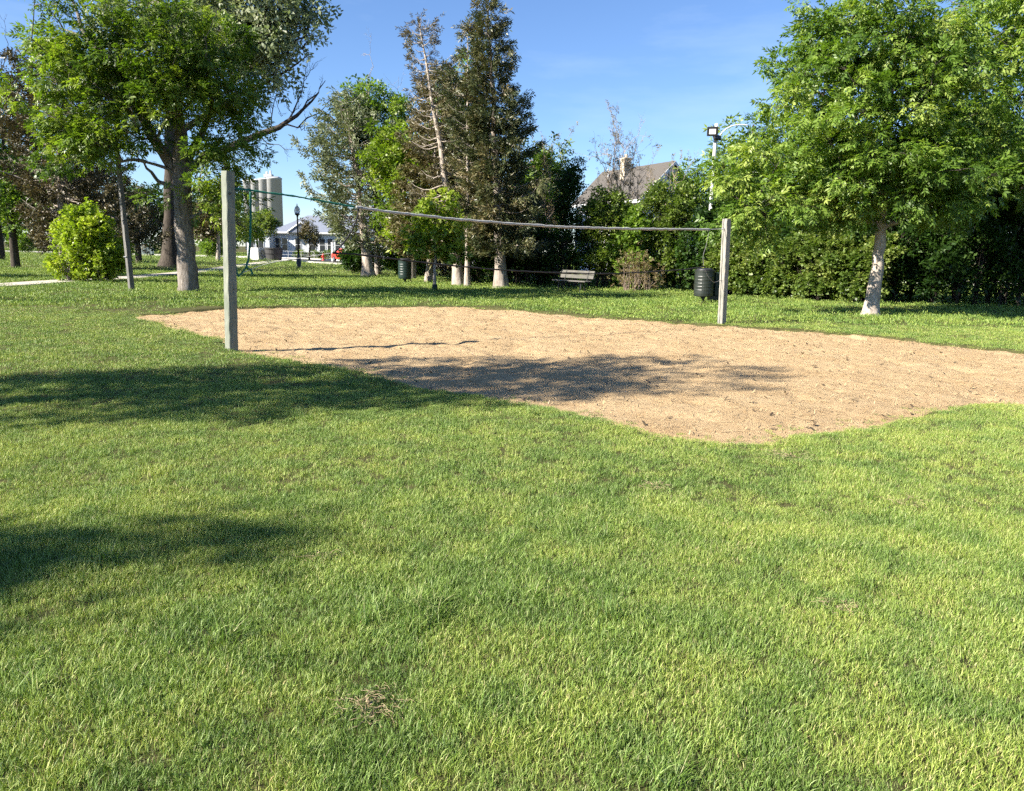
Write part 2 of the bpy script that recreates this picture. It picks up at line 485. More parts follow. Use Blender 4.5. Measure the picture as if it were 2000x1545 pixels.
PATH_NP = np.array(PATH)
def near_path(x, y, d=.75):
    best = np.full(x.shape, 1e9)
    for a, b in zip(PATH_NP[:-1], PATH_NP[1:]):
        e = b - a
        t = np.clip(((x - a[0]) * e[0] + (y - a[1]) * e[1]) / (e @ e), 0, 1)
        best = np.minimum(best, np.hypot(x - a[0] - t * e[0], y - a[1] - t * e[1]))
    return best < d
ROAD_NP = offset_line(ROAD, 1.2)
def near_road(x, y):
    best = np.full(x.shape, 1e9)
    for a, b in zip(ROAD_NP[:-1], ROAD_NP[1:]):
        e = b - a
        t = np.clip(((x - a[0]) * e[0] + (y - a[1]) * e[1]) / (e @ e), 0, 1)
        best = np.minimum(best, np.hypot(x - a[0] - t * e[0], y - a[1] - t * e[1]))
    return best < 4.9

# ------------------------------------------------------------------ grass: blade tufts spread by geometry nodes over the lawn
def blade_tuft(nb, radius, hmin, hmax, wid, lean, seed, segs=3):
    r = np.random.default_rng(seed)
    V, F, A = [], [], []
    for b in range(nb):
        a, q = r.random() * 2 * PI, radius * math.sqrt(r.random())
        bx, by = q * math.cos(a), q * math.sin(a)
        h = hmin + (hmax - hmin) * r.random() ** 1.3
        dirn = r.random() * 2 * PI
        ln = abs(r.normal(0, lean)) * h + .15 * h
        w = wid * (.6 + .7 * r.random())
        face = dirn + PI / 2 + r.normal(0, .5)
        cx, cy = math.cos(face) * w / 2, math.sin(face) * w / 2
        rnd = r.random() * (1.0 if wid < .01 else .9)
        o = len(V)
        for s in range(segs + 1):
            t = s / segs
            z = h * (t - .28 * t * t * min(1.6, ln / h))
            px, py = bx + math.cos(dirn) * ln * t * t, by + math.sin(dirn) * ln * t * t
            if s < segs:
                tw = 1 - .55 * t
                V += [(px - cx * tw, py - cy * tw, z), (px + cx * tw, py + cy * tw, z)]
                A += [rnd, rnd]
            else:
                V.append((px, py, z)); A.append(rnd)
        for s in range(segs - 1):
            F.append((o + 2 * s, o + 2 * s + 1, o + 2 * s + 3, o + 2 * s + 2))
        F.append((o + 2 * segs - 2, o + 2 * segs - 1, o + 2 * segs, o + 2 * segs))
    quads = np.array([f for f in F if f[2] != f[3]], int).reshape(-1, 4)
    tris = np.array([f[:3] for f in F if f[2] == f[3]], int).reshape(-1, 3)
    return np_mesh("grass_tuft", V, [quads, tris] if len(quads) else tris, {"rnd": (A, 'FLOAT')})

def grass_material():
    m, nt, out = mat_new("grass_blade")
    a1 = N(nt, "ShaderNodeAttribute", attribute_name="rnd")
    a2 = N(nt, "ShaderNodeAttribute", attribute_name="tint", attribute_type='INSTANCER')
    r1 = ramp(nt, [(0, (.085, .145, .022)), (.35, (.168, .252, .04)), (.75, (.278, .355, .078)), (.93, (.43, .47, .18)), (.965, (.46, .39, .20)), (1, (.48, .40, .23))])
    r2 = ramp(nt, [(0, (.58, .70, .66)), (.3, (.85, .93, .90)), (.65, (1.04, 1.03, 1.0)), (1, (1.2, 1.13, 1.05))])
    nt.links.new(a1.outputs["Fac"], r1.inputs[0]); nt.links.new(a2.outputs["Fac"], r2.inputs[0])
    mx = N(nt, "ShaderNodeMixRGB", blend_type='MULTIPLY', i_Fac=1.0)
    nt.links.new(r1.outputs[0], mx.inputs[1]); nt.links.new(r2.outputs[0], mx.inputs[2])
    b = N(nt, "ShaderNodeBsdfPrincipled", i_Roughness=.52); b.inputs["Specular IOR Level"].default_value = .32
    nt.links.new(mx.outputs[0], b.inputs["Base Color"])
    tr = N(nt, "ShaderNodeBsdfTranslucent")
    mt = N(nt, "ShaderNodeMixRGB", blend_type='MULTIPLY', i_Fac=1.0); mt.inputs[2].default_value = (1.25, 1.3, .7, 1)
    nt.links.new(mx.outputs[0], mt.inputs[1]); nt.links.new(mt.outputs[0], tr.inputs[0])
    ms = N(nt, "ShaderNodeMixShader", i_Fac=.22)
    nt.links.new(b.outputs[0], ms.inputs[1]); nt.links.new(tr.outputs[0], ms.inputs[2])
    nt.links.new(ms.outputs[0], out.inputs[0])
    return m
M['grass'] = grass_material()

TUFTS = []
for k in range(6): TUFTS.append(blade_tuft(40, .045, .014, .036, .0022, .42, 100 + k))
for k in range(5): TUFTS.append(blade_tuft(64, .12, .018, .042, .0042, .45, 200 + k, segs=2))
for k in range(4): TUFTS.append(blade_tuft(80, .34, .03, .065, .012, .5, 300 + k, segs=2))
for k in range(3): TUFTS.append(blade_tuft(90, .8, .04, .085, .03, .5, 400 + k, segs=1))
TUFTS.append(blade_tuft(60, .07, .08, .17, .0038, .8, 501))       # coarse tall tuft
tuft_objs = []
for t in TUFTS:
    t.materials.append(M['grass'])
    tuft_objs.append(bpy.data.objects.new("grass_tuft_source", t))

def zone(y0, y1, dens, ids, seed):
    r = np.random.default_rng(seed)
    wmax = .75 * y1 + 2.0
    n = int((y1 - y0) * 2 * wmax * dens)
    y = y0 + (y1 - y0) * r.random(n)
    x = (r.random(n) * 2 - 1) * wmax
    ok = np.abs(x) < .75 * y + 2.0
    x, y = x[ok], y[ok]
    s = np.full(x.shape, 9.0)
    b = (x > -9.6) & (x < 11) & (y > 5) & (y < 23)
    s[b] = sand_edge(x[b], y[b])
    cover = np.clip((s + .05) / .08, 0, 1)
    # thin, worn turf round the sand's narrow end
    worn = np.exp(-(((x + 8.3) / 1.6) ** 2 + ((y - 18.2) / 1.5) ** 2)) * .8
    cover = np.maximum(cover * (1 - worn), (s > -.55) * (s < .02) * .22 * np.clip(1 + s / .55, 0, 1) ** 2 * (value_noise(x, y, .6, 36) > .45))
    ok = r.random(x.shape) < cover
    ok &= ~(near_path(x, y) | near_road(x, y))
    x, y, s = x[ok], y[ok], s[ok]
    n = len(x)
    z = lawn_z(x, y, s)
    z = np.where(s < 0, sand_z(x, y), z)
    big = value_noise(x, y, 1.3, 31) * .3 + value_noise(x, y, .22, 32) * .75 + value_noise(x, y, 5, 33) * .15
    tint = np.clip((big - .6) * 1.6 + .50 + r.normal(0, .2, n), 0, 1)
    hgt = .87 + .40 * value_noise(x, y, .5, 34) + .35 * (value_noise(x, y, .16, 35) - .5)
    hgt *= np.where(s < .12, .75, 1.0)
    rot = np.stack([r.normal(0, .16, n), r.normal(0, .16, n), r.random(n) * 2 * PI], 1)
    idx = np.array(ids)[r.integers(0, len(ids), n)]
    return np.stack([x, y, z], 1), rot, hgt * (.85 + .3 * r.random(n)), tint, idx

zs = [zone(.9, 4.6, 1250, range(0, 6), 1), zone(4.6, 8.5, 620, range(0, 6), 2), zone(8.5, 18, 95, range(6, 11), 3),
      zone(18, 45, 13, range(11, 15), 4), zone(45, 165, 1.7, range(15, 18), 5)]
# scattered coarse tufts with darker blades
r_ = np.random.default_rng(9)
n = 60
cy = 2 + 9 * r_.random(n) ** 1.2; cx = (r_.random(n) * 2 - 1) * (.7 * cy + 1)
ok = sand_sd(cx, cy) > .3
cx, cy = cx[ok], cy[ok]; n = len(cx)
cx = np.concatenate([cx, -.42 + r_.normal(0, .09, 16)]); cy = np.concatenate([cy, 3.05 + r_.normal(0, .07, 16)]); n = len(cx)
zs.append((np.stack([cx, cy, lawn_z(cx, cy)], 1), np.stack([r_.normal(0, .15, n), r_.normal(0, .15, n), r_.random(n) * 6.28], 1),
           .6 + .4 * r_.random(n), np.clip(r_.normal(.15, .1, n), 0, 1), np.full(n, 18)))
GP = [np.concatenate([z[i] for z in zs]) for i in range(5)]
pm = bpy.data.meshes.new("grass")
pm.vertices.add(len(GP[0])); pm.vertices.foreach_set("co", GP[0].astype(np.float32).ravel())
for nm, typ, v in (("rot", 'FLOAT_VECTOR', GP[1]), ("scl", 'FLOAT', GP[2]), ("tint", 'FLOAT', GP[3]), ("idx", 'INT', GP[4])):
    a = pm.attributes.new(nm, typ, 'POINT')
    a.data.foreach_set("vector" if typ == 'FLOAT_VECTOR' else "value", v.astype(np.int32 if typ == 'INT' else np.float32).ravel())
pm.materials.append(M['grass'])
grass = link(bpy.data.objects.new("grass", pm))
tag(grass, "short bright green lawn grass around the sand court", "grass", kind="stuff")
ng = bpy.data.node_groups.new("grass_spread", 'GeometryNodeTree')
ng.interface.new_socket("Geometry", in_out='INPUT', socket_type='NodeSocketGeometry')
ng.interface.new_socket("Geometry", in_out='OUTPUT', socket_type='NodeSocketGeometry')
gi, go = ng.nodes.new('NodeGroupInput'), ng.nodes.new('NodeGroupOutput')
def named(nm, dt):
    n = ng.nodes.new('GeometryNodeInputNamedAttribute'); n.data_type = dt; n.inputs["Name"].default_value = nm
    return n.outputs[0]
s_rot, s_scl, s_idx = named("rot", 'FLOAT_VECTOR'), named("scl", 'FLOAT'), named("idx", 'INT')
e2r = ng.nodes.new('FunctionNodeEulerToRotation'); ng.links.new(s_rot, e2r.inputs[0])
jn = ng.nodes.new('GeometryNodeJoinGeometry')
for k, to in enumerate(tuft_objs):
    oi = ng.nodes.new('GeometryNodeObjectInfo'); oi.inputs["Object"].default_value = to
    cmp_ = ng.nodes.new('FunctionNodeCompare'); cmp_.data_type = 'INT'; cmp_.operation = 'EQUAL'
    ng.links.new(s_idx, cmp_.inputs[2]); cmp_.inputs[3].default_value = k
    ip = ng.nodes.new('GeometryNodeInstanceOnPoints')
    ng.links.new(gi.outputs[0], ip.inputs["Points"]); ng.links.new(oi.outputs["Geometry"], ip.inputs["Instance"])
    ng.links.new(cmp_.outputs[0], ip.inputs["Selection"]); ng.links.new(e2r.outputs[0], ip.inputs["Rotation"])
    ng.links.new(s_scl, ip.inputs["Scale"])
    ng.links.new(ip.outputs[0], jn.inputs[0])
ng.links.new(jn.outputs[0], go.inputs[0])
grass.modifiers.new("spread", 'NODES').node_group = ng

# ------------------------------------------------------------------ plant machinery
def unit(v):
    return v / (np.linalg.norm(v, axis=-1, keepdims=True) + 1e-9)

def leaf_quad(base, d, nrm, L, W, fold=.18):
    """one leaf: base, right, tip, left (two triangles along the midrib)"""
    side = np.cross(nrm, d); side /= np.linalg.norm(side) + 1e-9
    m = base + d * L * .45
    return [base, m + side * W / 2 + nrm * W * fold, base + d * L, m - side * W / 2 + nrm * W * fold]

def sprig_ash(seed, pairs=3):
    """pinnate leaf: leaflets in pairs along a drooping stalk"""
    r = np.random.default_rng(seed); Q = []
    for i in range(pairs):
        t = .25 + .55 * i / max(1, pairs - 1)
        base = np.array([t, 0, -.18 * t * t])
        for s in (-1, 1):
            d = unit(np.array([.75 + .1 * r.normal(), s * (.85 + .15 * r.normal()), -.35 + .25 * r.normal()]))
            nrm = unit(np.array([.2 * r.normal(), .3 * r.normal(), 1.]))
            Q.append(leaf_quad(base, d, nrm, .52 + .1 * r.normal(), .19))
    Q.append(leaf_quad(np.array([.82, 0, -.15]), unit(np.array([1, .1 * r.normal(), -.35])), unit(np.array([.2 * r.normal(), .3 * r.normal(), 1.])), .55, .2))
    return np.array(Q)

def sprig_round(seed, n=6, W=.42, L=.5):
    r = np.random.default_rng(seed); Q = []
    for i in range(n):
        t = .1 + .75 * i / (n - 1)
        a = i * 2.4 + r.normal() * .3
        d = unit(np.array([.55, math.cos(a), math.sin(a) * .7 - .2]))
        nrm = unit(np.array([.3 * r.normal(), .45 * r.normal(), 1.]))
        Q.append(leaf_quad(np.array([t, 0, 0]), d, nrm, L * (.8 + .4 * r.random()), W * (.8 + .4 * r.random()), .12))
    return np.array(Q)

def sprig_needle(seed, n=11, W=.11, L=.42):
    r = np.random.default_rng(seed); Q = []
    for i in range(n):
        t = .02 + .8 * i / (n - 1)
        a = i * 2.4 + r.normal() * .4
        d = unit(np.array([.9, math.cos(a) * .8, math.sin(a) * .8]))
        nrm = unit(np.array([-.3, -math.sin(a), math.cos(a)]) + .4 * r.normal(size=3))
        Q.append(leaf_quad(np.array([t, 0, 0]), d, nrm, L * (.7 + .5 * r.random()), W, .05))
    return np.array(Q)

T_ASH = [sprig_ash(k) for k in range(6)]
T_ASH2 = [sprig_ash(10 + k, 2) for k in range(6)]
T_ROUND = [sprig_round(k) for k in range(6)]
T_SMALL = [sprig_round(20 + k, 5, .26, .55) for k in range(6)]
T_NEED = [sprig_needle(k) for k in range(6)]
T_CEDAR = [sprig_needle(40 + k, 8, .16, .45) for k in range(6)]

def place_sprigs(temps, P, D, size, rng, rnd, up=None, roll=.5):
    """instantiate sprig templates along directions D at P (world arrays) -> verts, quads, rnd"""
    n = len(P)
    if n == 0: return np.zeros((0, 3)), np.zeros((0, 4), int), np.zeros(0)
    x = unit(D)
    h = np.tile(np.array([0, 0, 1.]), (n, 1)) if up is None else up
    h = h + rng.normal(0, roll, (n, 3))
    z = unit(h - x * (h * x).sum(1, keepdims=True)); y = np.cross(z, x)
    Rm = np.stack([x, y, z], 2)
    which = rng.integers(0, len(temps), n)
    Vs, As, Fs, off = [], [], [], 0
    for k, T in enumerate(temps):
        sel = np.where(which == k)[0]
        if not len(sel): continue
        tv = T.reshape(-1, 3)
        V = np.einsum('nij,vj->nvi', Rm[sel], tv) * size[sel][:, None, None] + P[sel][:, None, :]
        nl = len(T)
        A = np.clip(rnd[sel][:, None] + rng.normal(0, .12, (len(sel), nl)), 0, 1)
        Vs.append(V.reshape(-1, 3)); As.append(np.repeat(A.ravel(), 4))
        m = len(sel) * nl
        Fs.append(np.arange(m * 4).reshape(m, 4) + off); off += m * 4
    return np.concatenate(Vs), np.concatenate(Fs), np.concatenate(As)

class Tubes:
    def __init__(self): self.V, self.F, self.n = [], [], 0
    def add(self, pts, rs, k=5, wob=0.0, rng=None):
        P = np.asarray(pts, float); rs = np.asarray(rs, float); m = len(P)
        T = unit(np.gradient(P, axis=0))
        ref = np.array([0, 0, 1.]) if abs(T[0][2]) < .85 else np.array([1., 0, 0])
        u = unit(ref - T * (T @ ref)[:, None]); v = np.cross(T, u)
        a = np.arange(k) * 2 * PI / k
        rr = rs[:, None] * np.ones((1, k))
        if wob and rng is not None: rr = rr * (1 + rng.normal(0, wob, (m, k)))
        V = P[:, None, :] + rr[..., None] * (u[:, None, :] * np.cos(a)[None, :, None] + v[:, None, :] * np.sin(a)[None, :, None])
        i = np.arange(m * k).reshape(m, k)
        F = np.stack([i[:-1], np.roll(i[:-1], -1, 1), np.roll(i[1:], -1, 1), i[1:]], -1).reshape(-1, 4)
        self.V.append(V.reshape(-1, 3)); self.F.append(F + self.n); self.n += m * k
    def build(self, name, mat, parent, smooth=True):
        me = np_mesh(name, np.concatenate(self.V), np.concatenate(self.F), smooth=smooth)
        me.materials.append(mat)
        return link(bpy.data.objects.new(name, me), parent)

def resample(P, n):
    P = np.asarray(P, float)
    d = np.concatenate([[0], np.cumsum(np.linalg.norm(np.diff(P, axis=0), axis=1))])
    t = np.linspace(0, d[-1], n)
    return np.stack([np.interp(t, d, P[:, i]) for i in range(P.shape[1])], 1)

def crown_object(parts, mat, parent, name="crown"):
    off = 0; Vs, Fs, As = [], [], []
    for V, F, A in parts:
        if len(V) == 0: continue
        Vs.append(V); Fs.append(F + off); As.append(A); off += len(V)
    me = np_mesh(name, np.concatenate(Vs), np.concatenate(Fs), {"rnd": (np.concatenate(As), 'FLOAT')})
    me.materials.append(mat)
    return tag(link(bpy.data.objects.new(name, me), parent), kind="stuff")

def spread_points(lobes, n, rng, shell=.55, mind=.0):
    """points in a union of ellipsoids (cx,cy,cz,rx,ry,rz), thicker towards the skin"""
    L = np.array(lobes, float)
    w = (L[:, 3] * L[:, 4] * L[:, 5]) ** .8; w /= w.sum()
    pts = []
    tries = 0
    while len(pts) < n and tries < n * 30:
        tries += 1
        l = L[rng.choice(len(L), p=w)]
        d = rng.normal(size=3); d /= np.linalg.norm(d)
        q = rng.random()
        rr = (shell + (1 - shell) * q) if rng.random() < .72 else q ** .5 * shell + .1
        p = l[:3] + d * l[3:] * rr
        if p[2] < .25: continue
        if mind and len(pts) and min((p - o) @ (p - o) for o in pts[-140:]) < mind * mind: continue
        pts.append(p)
    return np.array(pts)

def broadleaf(name, label, loc, trunk, lobes, nclump, nsprig, size, leafmat, barkmat, temps, cat="tree", group=None, seed=1,
              limbs=(), clump_r=.55, tip_r=.008, droop=.35, sides=10, twigs=3, shell=.55, flat=.6, bare=(), max_branch=.5, tint=.5, tint_sd=.26):
    """trunk: [(x,y,z,r)...] from the ground up; lobes: crown ellipsoids, all relative to loc"""
    rng = np.random.default_rng(seed)
    root = thing(name, label, cat, loc, 0, group)
    tb = Tubes(); tt_ = Tubes()
    T = resample(np.array(trunk, float), max(8, len(trunk) * 4))
    T[1:-1, :2] += rng.normal(0, .015, (len(T) - 2, 2))
    tt_.add(T[:, :3], T[:, 3], sides, .05, rng)
    nodes = [p for p in T[len(T) // 4:, :3]]; cap = [r * .75 for r in T[len(T) // 4:, 3]]
    for l in limbs:
        Lm = resample(np.array(l, float), max(6, len(l) * 3))
        Lm[1:, :3] += rng.normal(0, .03, (len(Lm) - 1, 3))
        tt_.add(Lm[:, :3], Lm[:, 3], 8, .05, rng)
        nodes += list(Lm[2:, :3]); cap += [r * .8 for r in Lm[2:, 3]]
    C = spread_points(lobes, nclump, rng, shell, clump_r * .55)
    ax = T[:, :3]
    dist = np.array([np.min(np.linalg.norm(nodes - c, axis=1)) for c in C])
    order = np.argsort(dist)
    nodes = [np.array(p) for p in nodes]
    paths, owner = [], [-1] * len(nodes)
    anchors = []
    for ci in order:
        c = C[ci]; NA = np.array(nodes)
        d = np.linalg.norm(NA - c, axis=1)
        hor = np.hypot(NA[:, 0] - c[0], NA[:, 1] - c[1])
        cost = d + 1.1 * np.maximum(0, NA[:, 2] + .25 * hor - c[2])
        j = int(np.argmin(cost)); a = NA[j]
        mid = (a + c) / 2 + np.array([0, 0, .12 * np.linalg.norm(c - a)]) + rng.normal(0, .07 * np.linalg.norm(c - a), 3)
        t = np.linspace(0, 1, 5)[:, None]
        P = (1 - t) ** 2 * a + 2 * t * (1 - t) * mid + t ** 2 * c
        pi = len(paths); paths.append((P, j, [owner[j]]))
        for q in P[1:]: nodes.append(q); owner.append(pi)
        anchors.append((c, unit(P[-1] - P[-2])))
    cnt = np.ones(len(paths))
    for i in range(len(paths) - 1, -1, -1):
        o = paths[i][2][0]
        if o >= 0: cnt[o] += cnt[i]
    for i, (P, j, o) in enumerate(paths):
        r0 = min(tip_r * cnt[i] ** .5 * 1.6, cap[j] if j < len(cap) else .2, max_branch)
        r1 = max(tip_r * .6, min(r0 * .6, tip_r * max(1, cnt[i] - 1) ** .5 * 1.4))
        tb.add(P, np.linspace(r0, r1, len(P)), 5 if r0 > .02 else 3)
    # twigs and leaf sprigs round every clump
    per = np.maximum(1, (nsprig / len(C) * rng.gamma(5, .2, len(C)))).astype(int)
    Ps, Ds, Rn = [], [], []
    for (c, dr), k in zip(anchors, per):
        base = np.clip(rng.normal(tint, tint_sd), 0, 1)
        v = unit(rng.normal(size=(k, 3)) + dr * .6)
        rr = clump_r * (.25 + .8 * rng.random((k, 1)) ** .7)
        q = c + v * rr * np.array([1, 1, flat])
        out = unit(v + dr * .5 + np.array([0, 0, -droop]) + rng.normal(0, .35, (k, 3)))
        Ps.append(q); Ds.append(out); Rn.append(np.clip(base + rng.normal(0, .1, k), 0, 1))
        for q1 in q[:twigs]:
            tb.add(np.array([c - dr * .1, (c + q1) / 2 + np.array([0, 0, .03]), q1]), [tip_r * .8, tip_r * .6, tip_r * .35], 3)
    for (p0, p1, r0) in bare:           # dead, leafless branches with twigs
        p0, p1 = np.array(p0, float), np.array(p1, float)
        bare_branch(tb, p0, p1, r0, rng, 3)
    tt_.build("trunk", barkmat, root)
    tag(tb.build("branches", M['bark_dark'] if barkmat is M['bark_pale'] else barkmat, root), kind="stuff")
    P, D, Rr = np.concatenate(Ps), np.concatenate(Ds), np.concatenate(Rn)
    ok = P[:, 2] > .05
    P, D, Rr = P[ok], D[ok], Rr[ok]
    sz = size * (.55 + .85 * rng.random(len(P)))
    crown_object([place_sprigs(temps, P, D, sz, rng, Rr)], leafmat, root)
    return root

def bare_branch(tb, p0, p1, r0, rng, depth, bend=.08):
    L = np.linalg.norm(p1 - p0)
    n = 6
    t = np.linspace(0, 1, n)[:, None]
    P = p0 + (p1 - p0) * t
    P[1:-1] += rng.normal(0, bend * L * .5, (n - 2, 3))
    P[:, 2] += (np.sin(t[:, 0] * PI) * -.04 * L)
    tb.add(P, np.linspace(r0, r0 * .35, n), 5 if r0 > .02 else 3)
    if depth <= 0: return
    main = (p1 - p0) / (L + 1e-9)
    for k in range(rng.integers(3, 6)):
        i = rng.integers(1, n)
        d = unit(main + rng.normal(0, .55, 3) + np.array([0, 0, .25]))
        bare_branch(tb, P[i], P[i] + d * L * rng.uniform(.25, .5), r0 * .45, rng, depth - 1, bend)

def conifer(name, label, loc, height, lean, radius_at, z0, nwhorl, per, leafmat, barkmat, tufts, size, r_base, cat="tree", group=None, seed=1,
            droop=.25, temps=None, dens=1.0, bare_to=0.0, sides=9, keep=None, tuft_from=.3, tint=.45):
    """radius_at(t) -> branch length for t = 0 (lowest whorl) .. 1 (tip); bare_to: whorls below that t keep few needles"""
    rng = np.random.default_rng(seed)
    root = thing(name, label, cat, loc, 0, group)
    tb = Tubes()
    n = 16
    t = np.linspace(0, 1, n)
    ax = np.stack([lean[0] * t ** 1.15, lean[1] * t ** 1.15, height * t], 1)
    ax[2:-1, :2] += rng.normal(0, .02, (n - 3, 2))
    flare = 1 + .5 * np.exp(-t * 25)
    tb.add(ax, np.maximum(.012, r_base * (1 - .93 * t) * flare), sides, .05, rng)
    Ps, Ds, Rn = [], [], []
    zz = z0 + (height * .985 - z0) * (np.linspace(0, 1, nwhorl) ** .92)
    for z in zz:
        tt = (z - z0) / (height - z0)
        nb = max(3, int(round(per * (1 - .35 * tt) + rng.normal(0, .7))))
        a0 = rng.random() * 6.28
        for b in range(nb):
            a = a0 + 2 * PI * b / nb + rng.normal(0, .25)
            L = radius_at(tt) * rng.uniform(.52, 1.22)
            if keep is not None: L *= keep(a, tt)
            if L < .12: continue
            zb = z + rng.normal(0, .12)
            o = np.array([np.interp(zb, ax[:, 2], ax[:, 0]), np.interp(zb, ax[:, 2], ax[:, 1]), zb])
            dh = np.array([math.cos(a), math.sin(a), 0])
            s = np.linspace(0, 1, 6)[:, None]
            rise = .35 * tt - droop * (1 - tt)
            P = o + dh * L * s + np.array([0, 0, 1.]) * L * (rise * s + .22 * s ** 3 - .12 * np.sin(s * PI))
            P[1:] += rng.normal(0, .02 * L, (5, 3))
            tb.add(P, np.linspace(.012 + .014 * L, .005, 6), 4)
            bare = tt < bare_to
            k = max(2, int(tufts * L * dens * (.22 if bare else 1) * rng.uniform(.7, 1.25)))
            q = tuft_from + (1 - tuft_from) * rng.random(k) ** .75
            side = np.array([-dh[1], dh[0], 0])
            lat = rng.uniform(-1, 1, k) * .36 * L * (1.08 - q) + rng.normal(0, .03, k)
            base = np.stack([np.interp(q, s[:, 0], P[:, i]) for i in range(3)], 1) + lat[:, None] * side - np.array([0, 0, 1.]) * (np.abs(lat) * .35 + rng.random(k) * .12)[:, None]
            Ps.append(base)
            Ds.append(unit(dh * (.7 + .3 * q[:, None]) + side * np.sign(lat)[:, None] * .55 + np.array([0, 0, rise * .5 - .1]) + rng.normal(0, .3, (k, 3))))
            Rn.append(np.clip(rng.normal(tint, .2) + rng.normal(0, .12, k), 0, 1))
    top = np.tile(ax[-1], (8, 1)) - np.array([0, 0, 1.]) * (rng.random((8, 1)) * .4)
    Ps.append(top); Ds.append(unit(rng.normal(0, .35, (8, 3)) + np.array([0, 0, 1.]))); Rn.append(np.full(8, .5))
    tb.build("trunk", barkmat, root)
    P, D, Rr = np.concatenate(Ps), np.concatenate(Ds), np.concatenate(Rn)
    ok = P[:, 2] > .1; P, D, Rr = P[ok], D[ok], Rr[ok]
    sz = size * (.7 + .6 * rng.random(len(P)))
    crown_object([place_sprigs(temps or T_NEED, P, D, sz, rng, Rr, roll=1.0)], leafmat, root)
    return root

def shrub(name, label, loc, lobes, nclump, nsprig, size, leafmat, seed, temps=None, stems=7, cat="shrub", group=None, bark='bark_dark', clump_r=.32, tint=.5, shell=.6):
    """many-stemmed bush from the ground"""
    rng = np.random.default_rng(seed)
    root = thing(name, label, cat, loc, 0, group)
    tb = Tubes()
    C = spread_points(lobes, nclump, rng, shell, clump_r * .5)
    L = np.array(lobes, float)
    cxy = L[:, :2].mean(0); span = (np.abs(L[:, 0] - cxy[0]) + L[:, 3]).max(); spany = (np.abs(L[:, 1] - cxy[1]) + L[:, 4]).max()
    feet = np.stack([cxy[0] + rng.uniform(-.55, .55, stems) * span, cxy[1] + rng.uniform(-.4, .4, stems) * spany, np.full(stems, -.03)], 1)
    Ps, Ds, Rn = [], [], []
    per = np.maximum(1, (nsprig / len(C) * rng.gamma(5, .2, len(C)))).astype(int)
    for c, k in zip(C, per):
        f = feet[np.argmin(np.linalg.norm(feet[:, :2] - c[:2], axis=1) + rng.random(stems) * .3)]
        mid = np.array([f[0] * .6 + c[0] * .4, f[1] * .6 + c[1] * .4, c[2] * .62]) + rng.normal(0, .06, 3)
        t = np.linspace(0, 1, 5)[:, None]
        P = (1 - t) ** 2 * f + 2 * t * (1 - t) * mid + t ** 2 * c
        tb.add(P, np.linspace(.022, .005, 5), 3)
        dr = unit(P[-1] - P[-2])
        out0 = unit(c - np.array([cxy[0], cxy[1], c[2] * .6]))
        v = unit(rng.normal(size=(k, 3)) + out0 * .5)
        q = c + v * clump_r * (.2 + .85 * rng.random((k, 1)))
        Ps.append(q); Ds.append(unit(v + out0 * .6 + np.array([0, 0, -.1]) + rng.normal(0, .4, (k, 3))))
        Rn.append(np.clip(rng.normal(tint, .2) + rng.normal(0, .1, k), 0, 1))
    tb.build("stems", M[bark], root)
    P, D, Rr = np.concatenate(Ps), np.concatenate(Ds), np.concatenate(Rn)
    ok = P[:, 2] > .04; P, D, Rr = P[ok], D[ok], Rr[ok]
    crown_object([place_sprigs(temps or T_ROUND, P, D, size * (.7 + .6 * rng.random(len(P))), rng, Rr)], leafmat, root, "foliage")
    return root

# ------------------------------------------------------------------ trees
# grey-barked ash on the left of the sand
broadleaf("ash_tree", "tall leafy ash tree with furrowed grey trunk behind the tallest net post", (-10.87, 25.79, 0),
          [(0, 0, -.1, .40), (.0, 0, .18, .33), (.02, 0, 1.0, .285), (-.02, 0, 2.6, .27), (0, 0, 3.7, .29), (.12, -.2, 5.2, .19), (.25, -.8, 7.2, .12), (.2, -1.5, 8.9, .03)],
          [(-2.5, -.8, 6.0, 2.3, 1.4, 2.4), (-.4, -1.1, 6.5, 2.2, 1.3, 2.1), (1.5, -.8, 5.4, 1.25, 1.3, 2.3), (-1.9, -1.7, 8.2, 2.5, .9, 1.3), (.8, -1.7, 7.9, 1.5, .9, 1.3),
           (-1.8, -1.0, 4.4, 1.4, 1.0, .9), (-.72, -.6, 2.8, .55, .6, .6), (1.4, -.4, 3.0, 1.1, 1.1, 1.1), (1.7, -.5, 4.2, .95, 1.1, 1.2), (2.0, -.5, 5.6, .9, 1.0, 1.8), (1.9, -.3, 3.0, .85, .9, 1.2), (1.3, -.5, 6.8, 1.2, 1.1, 1.4), (-3.7, -.6, 6.9, 1.2, 1.2, 1.5), (-3.0, -.8, 4.6, 1.2, 1.1, 1.0)],
          240, 10200, .25, M['ash_dark'], M['bark_ash'], T_ASH, seed=3, clump_r=.5, sides=16, group="ash trees on the lawn",
          limbs=[[(-.05, 0, 3.6, .2), (-.75, -.15, 4.8, .17), (-1.25, -.2, 5.9, .14), (-1.9, -.2, 7.1, .11), (-2.7, -.2, 7.9, .07), (-3.2, -.1, 9.2, .03)],
                 [(.05, 0, 3.9, .15), (.7, .3, 5.2, .10), (1.2, .4, 6.8, .05)],
                 [(-.1, .1, 3.3, .10), (-.9, .5, 3.5, .07), (-1.6, .8, 4.2, .03)]])
